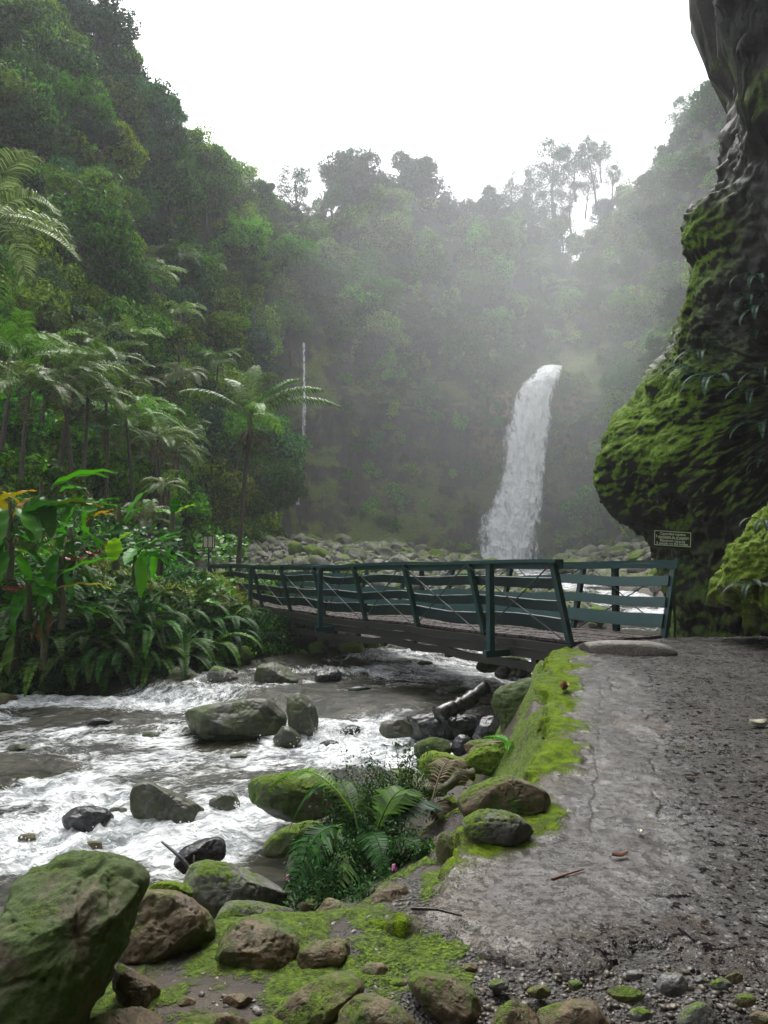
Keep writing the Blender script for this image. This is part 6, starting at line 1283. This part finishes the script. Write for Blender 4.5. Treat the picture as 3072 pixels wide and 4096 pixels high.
for i, (px, py, Y, rc, hh, lb) in enumerate([(208, 598, 21.5, .8, .55, 'mass of shiny round bright green leaves at the near side of the bridge end'), (196, 612, 20.0, .6, .35, 'lower spill of shiny round leaves under the bridge-end creeper'), (95, 545, 17.3, .8, .3, 'shiny green creeper around the red bract flower'), (148, 540, 18.5, .8, .35, 'bright green leafy shrub right of the lime leaf'), (222, 548, 29, 1.0, .5, 'bright green leaves behind the lantern'), (300, 590, 27, 1.6, .35, 'green leafy plants on the stone bar seen through the left half of the railing'), (262, 578, 29, 1.2, .5, 'green plants beyond the far end of the railing')]):
    tag(link('creeper', rosette(800 + i, 230, rc, .13 if Y < 25 else .2, .9, 'cover', hh), None, None, at(px, py, Y)), lb, 'creeper')
for i in range(3): 
    for (px, py, Y) in [[(20, 668, 16.4), (150, 668, 16.9), (210, 640, 17.6)][i]]:
        pass
# ------------------------------------------------------------------ fern and flower bush beside the path
FB = [frond_plant('fronds', 660 + i, 1, 1.0, 34, .20, .018, elev=(.9, 1.0), droop=(1.8, 1.9), mat=['fern', 'ferngrey', 'palm'][i], prof='fern', hang=.5, azr=(0, .001), sweep=.3, start=.1) for i in range(3)]
fb = tag(empty('fern_bush', at(352, 860, 4.9)), 'big dark fern and flowering shrub thicket between the river boulders and the path', 'fern')
fbl = Vector(fb.location)
specs = [  # base px, tip px, rise, depth base, depth tip, mat, leaflet, width
    ((352, 812, 5.0), (266, 796, 5.6), .22, 'grass', .20, .022), ((338, 800, 5.2), (285, 842, 5.2), .20, 'fern', .17, .02), ((372, 845, 4.9), (440, 812, 5.4), .16, 'ferngrey', .30, .03), ((372, 845, 4.9), (418, 800, 5.3), .18, 'fern', .26, .03),
    ((340, 830, 4.9), (285, 915, 4.6), .18, 'fern', .30, .022), ((345, 825, 5.0), (300, 900, 4.7), .12, 'fern', .28, .022), ((430, 812, 5.5), (466, 790, 6.2), .30, 'palmdead', .22, .016), ((425, 805, 5.7), (395, 770, 6.6), .10, 'grass', .22, .02),
    ((430, 810, 5.6), (448, 835, 5.4), .12, 'palmdead', .22, .02), ((380, 850, 4.8), (438, 880, 4.5), .14, 'fern', .22, .022), ((360, 840, 4.9), (330, 795, 5.6), .2, 'fern', .2, .02), ((352, 850, 4.8), (312, 930, 4.4), .1, 'fern', .26, .024), ((366, 840, 4.9), (388, 885, 4.4), .14, 'fern', .2, .022)]
for i, (p0_, p1_, rise, mk_, ll_, wd_) in enumerate(specs):
    a_, b_ = at(*p0_), at(*p1_); ns = 22; rr = np.random.RandomState(i); P_ = [np.array(a_.lerp(b_, k / ns)) + np.array([0, 0, rise * 4 * (k / ns) * (1 - k / ns)]) for k in range(ns + 1)]
    P_ = np.array(P_); T_ = np.gradient(P_, axis=0); T_ /= np.linalg.norm(T_, axis=1)[:, None]; mb = MB(); mb.tube([tuple(q) for q in P_], [.008 * (1.2 - k / ns) for k in range(ns + 1)], 5); n_ = 30; V_ = []; F_ = []; n0 = 0
    for k in range(n_):
        s_ = .12 + .88 * (k + .5) / n_; x_ = s_ * ns; i_ = min(int(x_), ns - 1); c_ = P_[i_] + (P_[i_ + 1] - P_[i_]) * (x_ - i_); tt = T_[i_]; sd_ = np.cross(tt, [0, 0, 1]); sd_ /= np.linalg.norm(sd_) + 1e-9
        l_ = ll_ * min(1, (s_ - .08) * 4) * (1.02 - s_) ** .55
        for sg in (-1, 1):
            d1 = sd_ * sg + tt * .45 + np.array([0, 0, .15]); d1 /= np.linalg.norm(d1); d2 = d1 + np.array([0, 0, -.6 * rr.uniform(.6, 1.4)]); d2 /= np.linalg.norm(d2); wv_ = tt * wd_ * .5; m1 = c_ + d1 * l_ * .45; e_ = m1 + d2 * l_ * .55
            V_ += [c_ - wv_ * .6, c_ + wv_ * .6, m1 + wv_, m1 - wv_, e_ + wv_ * .15, e_ - wv_ * .15]; F_ += [(n0, n0 + 1, n0 + 2, n0 + 3), (n0 + 3, n0 + 2, n0 + 4, n0 + 5)]; n0 += 6
    mb.add(V_, F_); o_ = link('frond', fast_mesh('frond', np.concatenate(mb.v) - np.array(fbl), np.concatenate(mb.f), False), M[mk_], fb)
def leafy_bush(name, label, pos_list, leaf, n_each, mat, seed, cat='shrub'):
    """small-leaved shrub: twigs and many tiny leaves round several centres"""
    r = np.random.RandomState(seed); c0 = np.array(pos_list[0][0]); root = tag(empty(name, Vector(c0)), label, cat); Vs, Fs, n0 = [], [], 0; mb = MB()
    for c_, rad in pos_list:
        c_ = np.array(c_) - c0; tw = 34
        for _ in range(tw):
            e_ = c_ + r.normal(size=3) * rad * np.array([.55, .5, .45]); s_ = c_ + np.array([r.normal() * .04, r.normal() * .04, -rad * 1.1]); mb.tube([tuple(s_), tuple((s_ + e_) / 2 + r.normal(size=3) * .02), tuple(e_)], [.004, .003, .0015], 4)
            k = n_each // tw; t_ = r.uniform(.35, 1.05, k)[:, None]; pos = s_ + (e_ - s_) * t_ + r.normal(size=(k, 3)) * rad * .10
            nr = r.normal(size=(k, 3)) * .6 + np.array([0, -.2, .8]); nr /= np.linalg.norm(nr, axis=1, keepdims=True); V_, F_ = leaves_arr(k, pos, nr, leaf, r, .5, .5); Vs.append(V_); Fs.append(F_ + n0); n0 += len(V_)
    link('leaves', fast_mesh('leaves', np.concatenate(Vs), np.concatenate(Fs), False), M[mat], root); mb.build('twigs', M['bark'], root); return root
leafy_bush('flower_bush', 'small-leaved dark bush with pink flowers at the front right of the fern thicket', [(at(392, 862, 4.6), .22), (at(415, 885, 4.4), .20), (at(372, 905, 4.2), .22), (at(350, 930, 4.1), .18), (at(425, 850, 4.6), .14)], .026, 2600, 'bushleaf', 1)
leafy_bush('flower_bush', 'airy reddish-stemmed bush at the back of the fern thicket against the water', [(at(372, 785, 5.8), .30), (at(405, 780, 5.8), .26), (at(350, 800, 5.6), .26), (at(390, 800, 5.5), .24)], .028, 1700, 'bushleaf', 2)
leafy_bush('flower_bush', 'dark leafy mass low in the middle of the fern thicket', [(at(345, 880, 4.6), .26), (at(325, 900, 4.5), .22), (at(362, 870, 4.7), .24), (at(330, 860, 4.9), .25), (at(352, 835, 5.1), .22)], .030, 2200, 'leafdark', 3)
leafy_bush('flower_bush', 'small sprig of leaves with a pink bud beside the quiet pool', [(at(308, 868, 4.9), .10), (at(296, 875, 4.9), .06)], .022, 500, 'bushleaf', 4)
for i, (px, py, Y, lb) in enumerate([(394, 868, 4.35, 'pink flower in the middle of the dark flowering bush'), (439, 841, 4.4, 'pink flower beside the pale grey path boulder'), (437, 873, 4.25, 'pink petal at the right edge of the flowering bush'), (382, 806, 5.2, 'pink flower at the top of the fern thicket'), (328, 805, 5.2, 'small pink bud on the left side of the fern thicket'), (288, 878, 4.8, 'pink bud over the quiet pool')]):
    mb = MB(); P_ = at(px, py, Y)
    for k in range(5): V_, F_ = blade(.019, .013, .4, k * 2 * PI / 5, .4, n_=4); mb.add(V_, F_)
    tag(link('pink_flower', fast_mesh('pink_flower', np.concatenate(mb.v), np.concatenate(mb.f)), M['petal'], None, P_), lb, 'flower')
o_ = link('fern', frond_plant('fronds', 690, 7, .38, 20, .09, .014, elev=(.3, .9), droop=(.8, 1.3), mat='broad', prof='fern', hang=.2), None, None, at(510, 746, 7.6)); tag(o_, 'small fresh green fern under the tall dark green boulder', 'fern')
# ferns growing on the cliff
cf = [(700, 372), (752, 300), (758, 390), (765, 462), (762, 335), (716, 380), (764, 425), (758, 278), (768, 370), (706, 352), (766, 310)]
wl = ['high', 'middle', 'low']
for i, (px, py) in enumerate(cf):
    h_ = cliff_hit(px, py)
    if h_[0] is None: continue
    o_ = link('fern', FERNG[i % 3]); o_.location = h_[0] + h_[1] * .05; s_ = rngT.uniform(.55, .95); o_.scale = (s_,) * 3; o_.rotation_euler = (0, 0, rngT.normal() * .5 - .4)
    wz = 0 if py < 345 else (1 if py < 430 else 2); tag(o_, 'grey-green fern hanging on the dark cliff, %s' % ['above the mossy ledges', 'level with the mossy ledges', 'in the shade below the mossy ledges'][wz], 'fern', 'ferns on the cliff, ' + wl[wz])
o_ = link('fern', FERNG[0], None, None, at(752, 585, 10.15)); o_.scale = (.5,) * 3; o_.rotation_euler = (0, 0, -.6); tag(o_, 'pale fern growing under the lime green outcrop', 'fern')
o_ = link('fern', FERNG[1], None, None, at(764, 522, 10.3)); o_.scale = (.45,) * 3; tag(o_, 'yellowish fern above the lime green outcrop at the right edge', 'fern')
# ------------------------------------------------------------------ haze
mb = MB(); x0, x1, y0, y1, z0, z1 = -140, 140, -60, 240, -8, 75
mb.box(((x0 + x1) / 2, (y0 + y1) / 2, (z0 + z1) / 2), ((x1 - x0) / 2, 0, 0), (0, (y1 - y0) / 2, 0), (0, 0, (z1 - z0) / 2))
m = bpy.data.materials.new('haze'); m.use_nodes = True; t = m.node_tree; t.nodes.clear(); o = t.nodes.new('ShaderNodeOutputMaterial'); pv = t.nodes.new('ShaderNodeVolumePrincipled')
pv.inputs['Color'].default_value = (.93, .96, 1.0, 1); pv.inputs['Density'].default_value = HAZE; pv.inputs['Anisotropy'].default_value = .35; t.links.new(pv.outputs[0], o.inputs['Volume'])
kind(mb.build('haze', m), 'stuff', 'thin mist drifting through the valley', 'mist')

def mist(name, c_, r_, den, label):
    v_ = IC3[0] * np.array(r_); o_ = link(name, fast_mesh(name, v_ + np.array(c_), IC3[1])); mm_ = bpy.data.materials.new(name); mm_.use_nodes = True; t_ = mm_.node_tree; t_.nodes.clear()
    oo = t_.nodes.new('ShaderNodeOutputMaterial'); p_ = t_.nodes.new('ShaderNodeVolumePrincipled'); p_.inputs['Color'].default_value = (.95, .97, 1, 1); p_.inputs['Density'].default_value = den; p_.inputs['Anisotropy'].default_value = .35
    t_.links.new(p_.outputs[0], oo.inputs['Volume']); o_.data.materials.append(mm_); return kind(o_, 'stuff', label, 'mist')
for k_ in (1.0, .74, .50): mist('waterfall_mist', (20, 80, 14), (40 * k_, 27 * k_, 30 * k_), .0030, 'pale spray hanging in front of the waterfall')
for k_ in (1.0, .7): mist('mist', (24, 96, 38), (62 * k_, 34 * k_, 34 * k_), .0022, 'bright mist filling the head of the gorge above the waterfall')
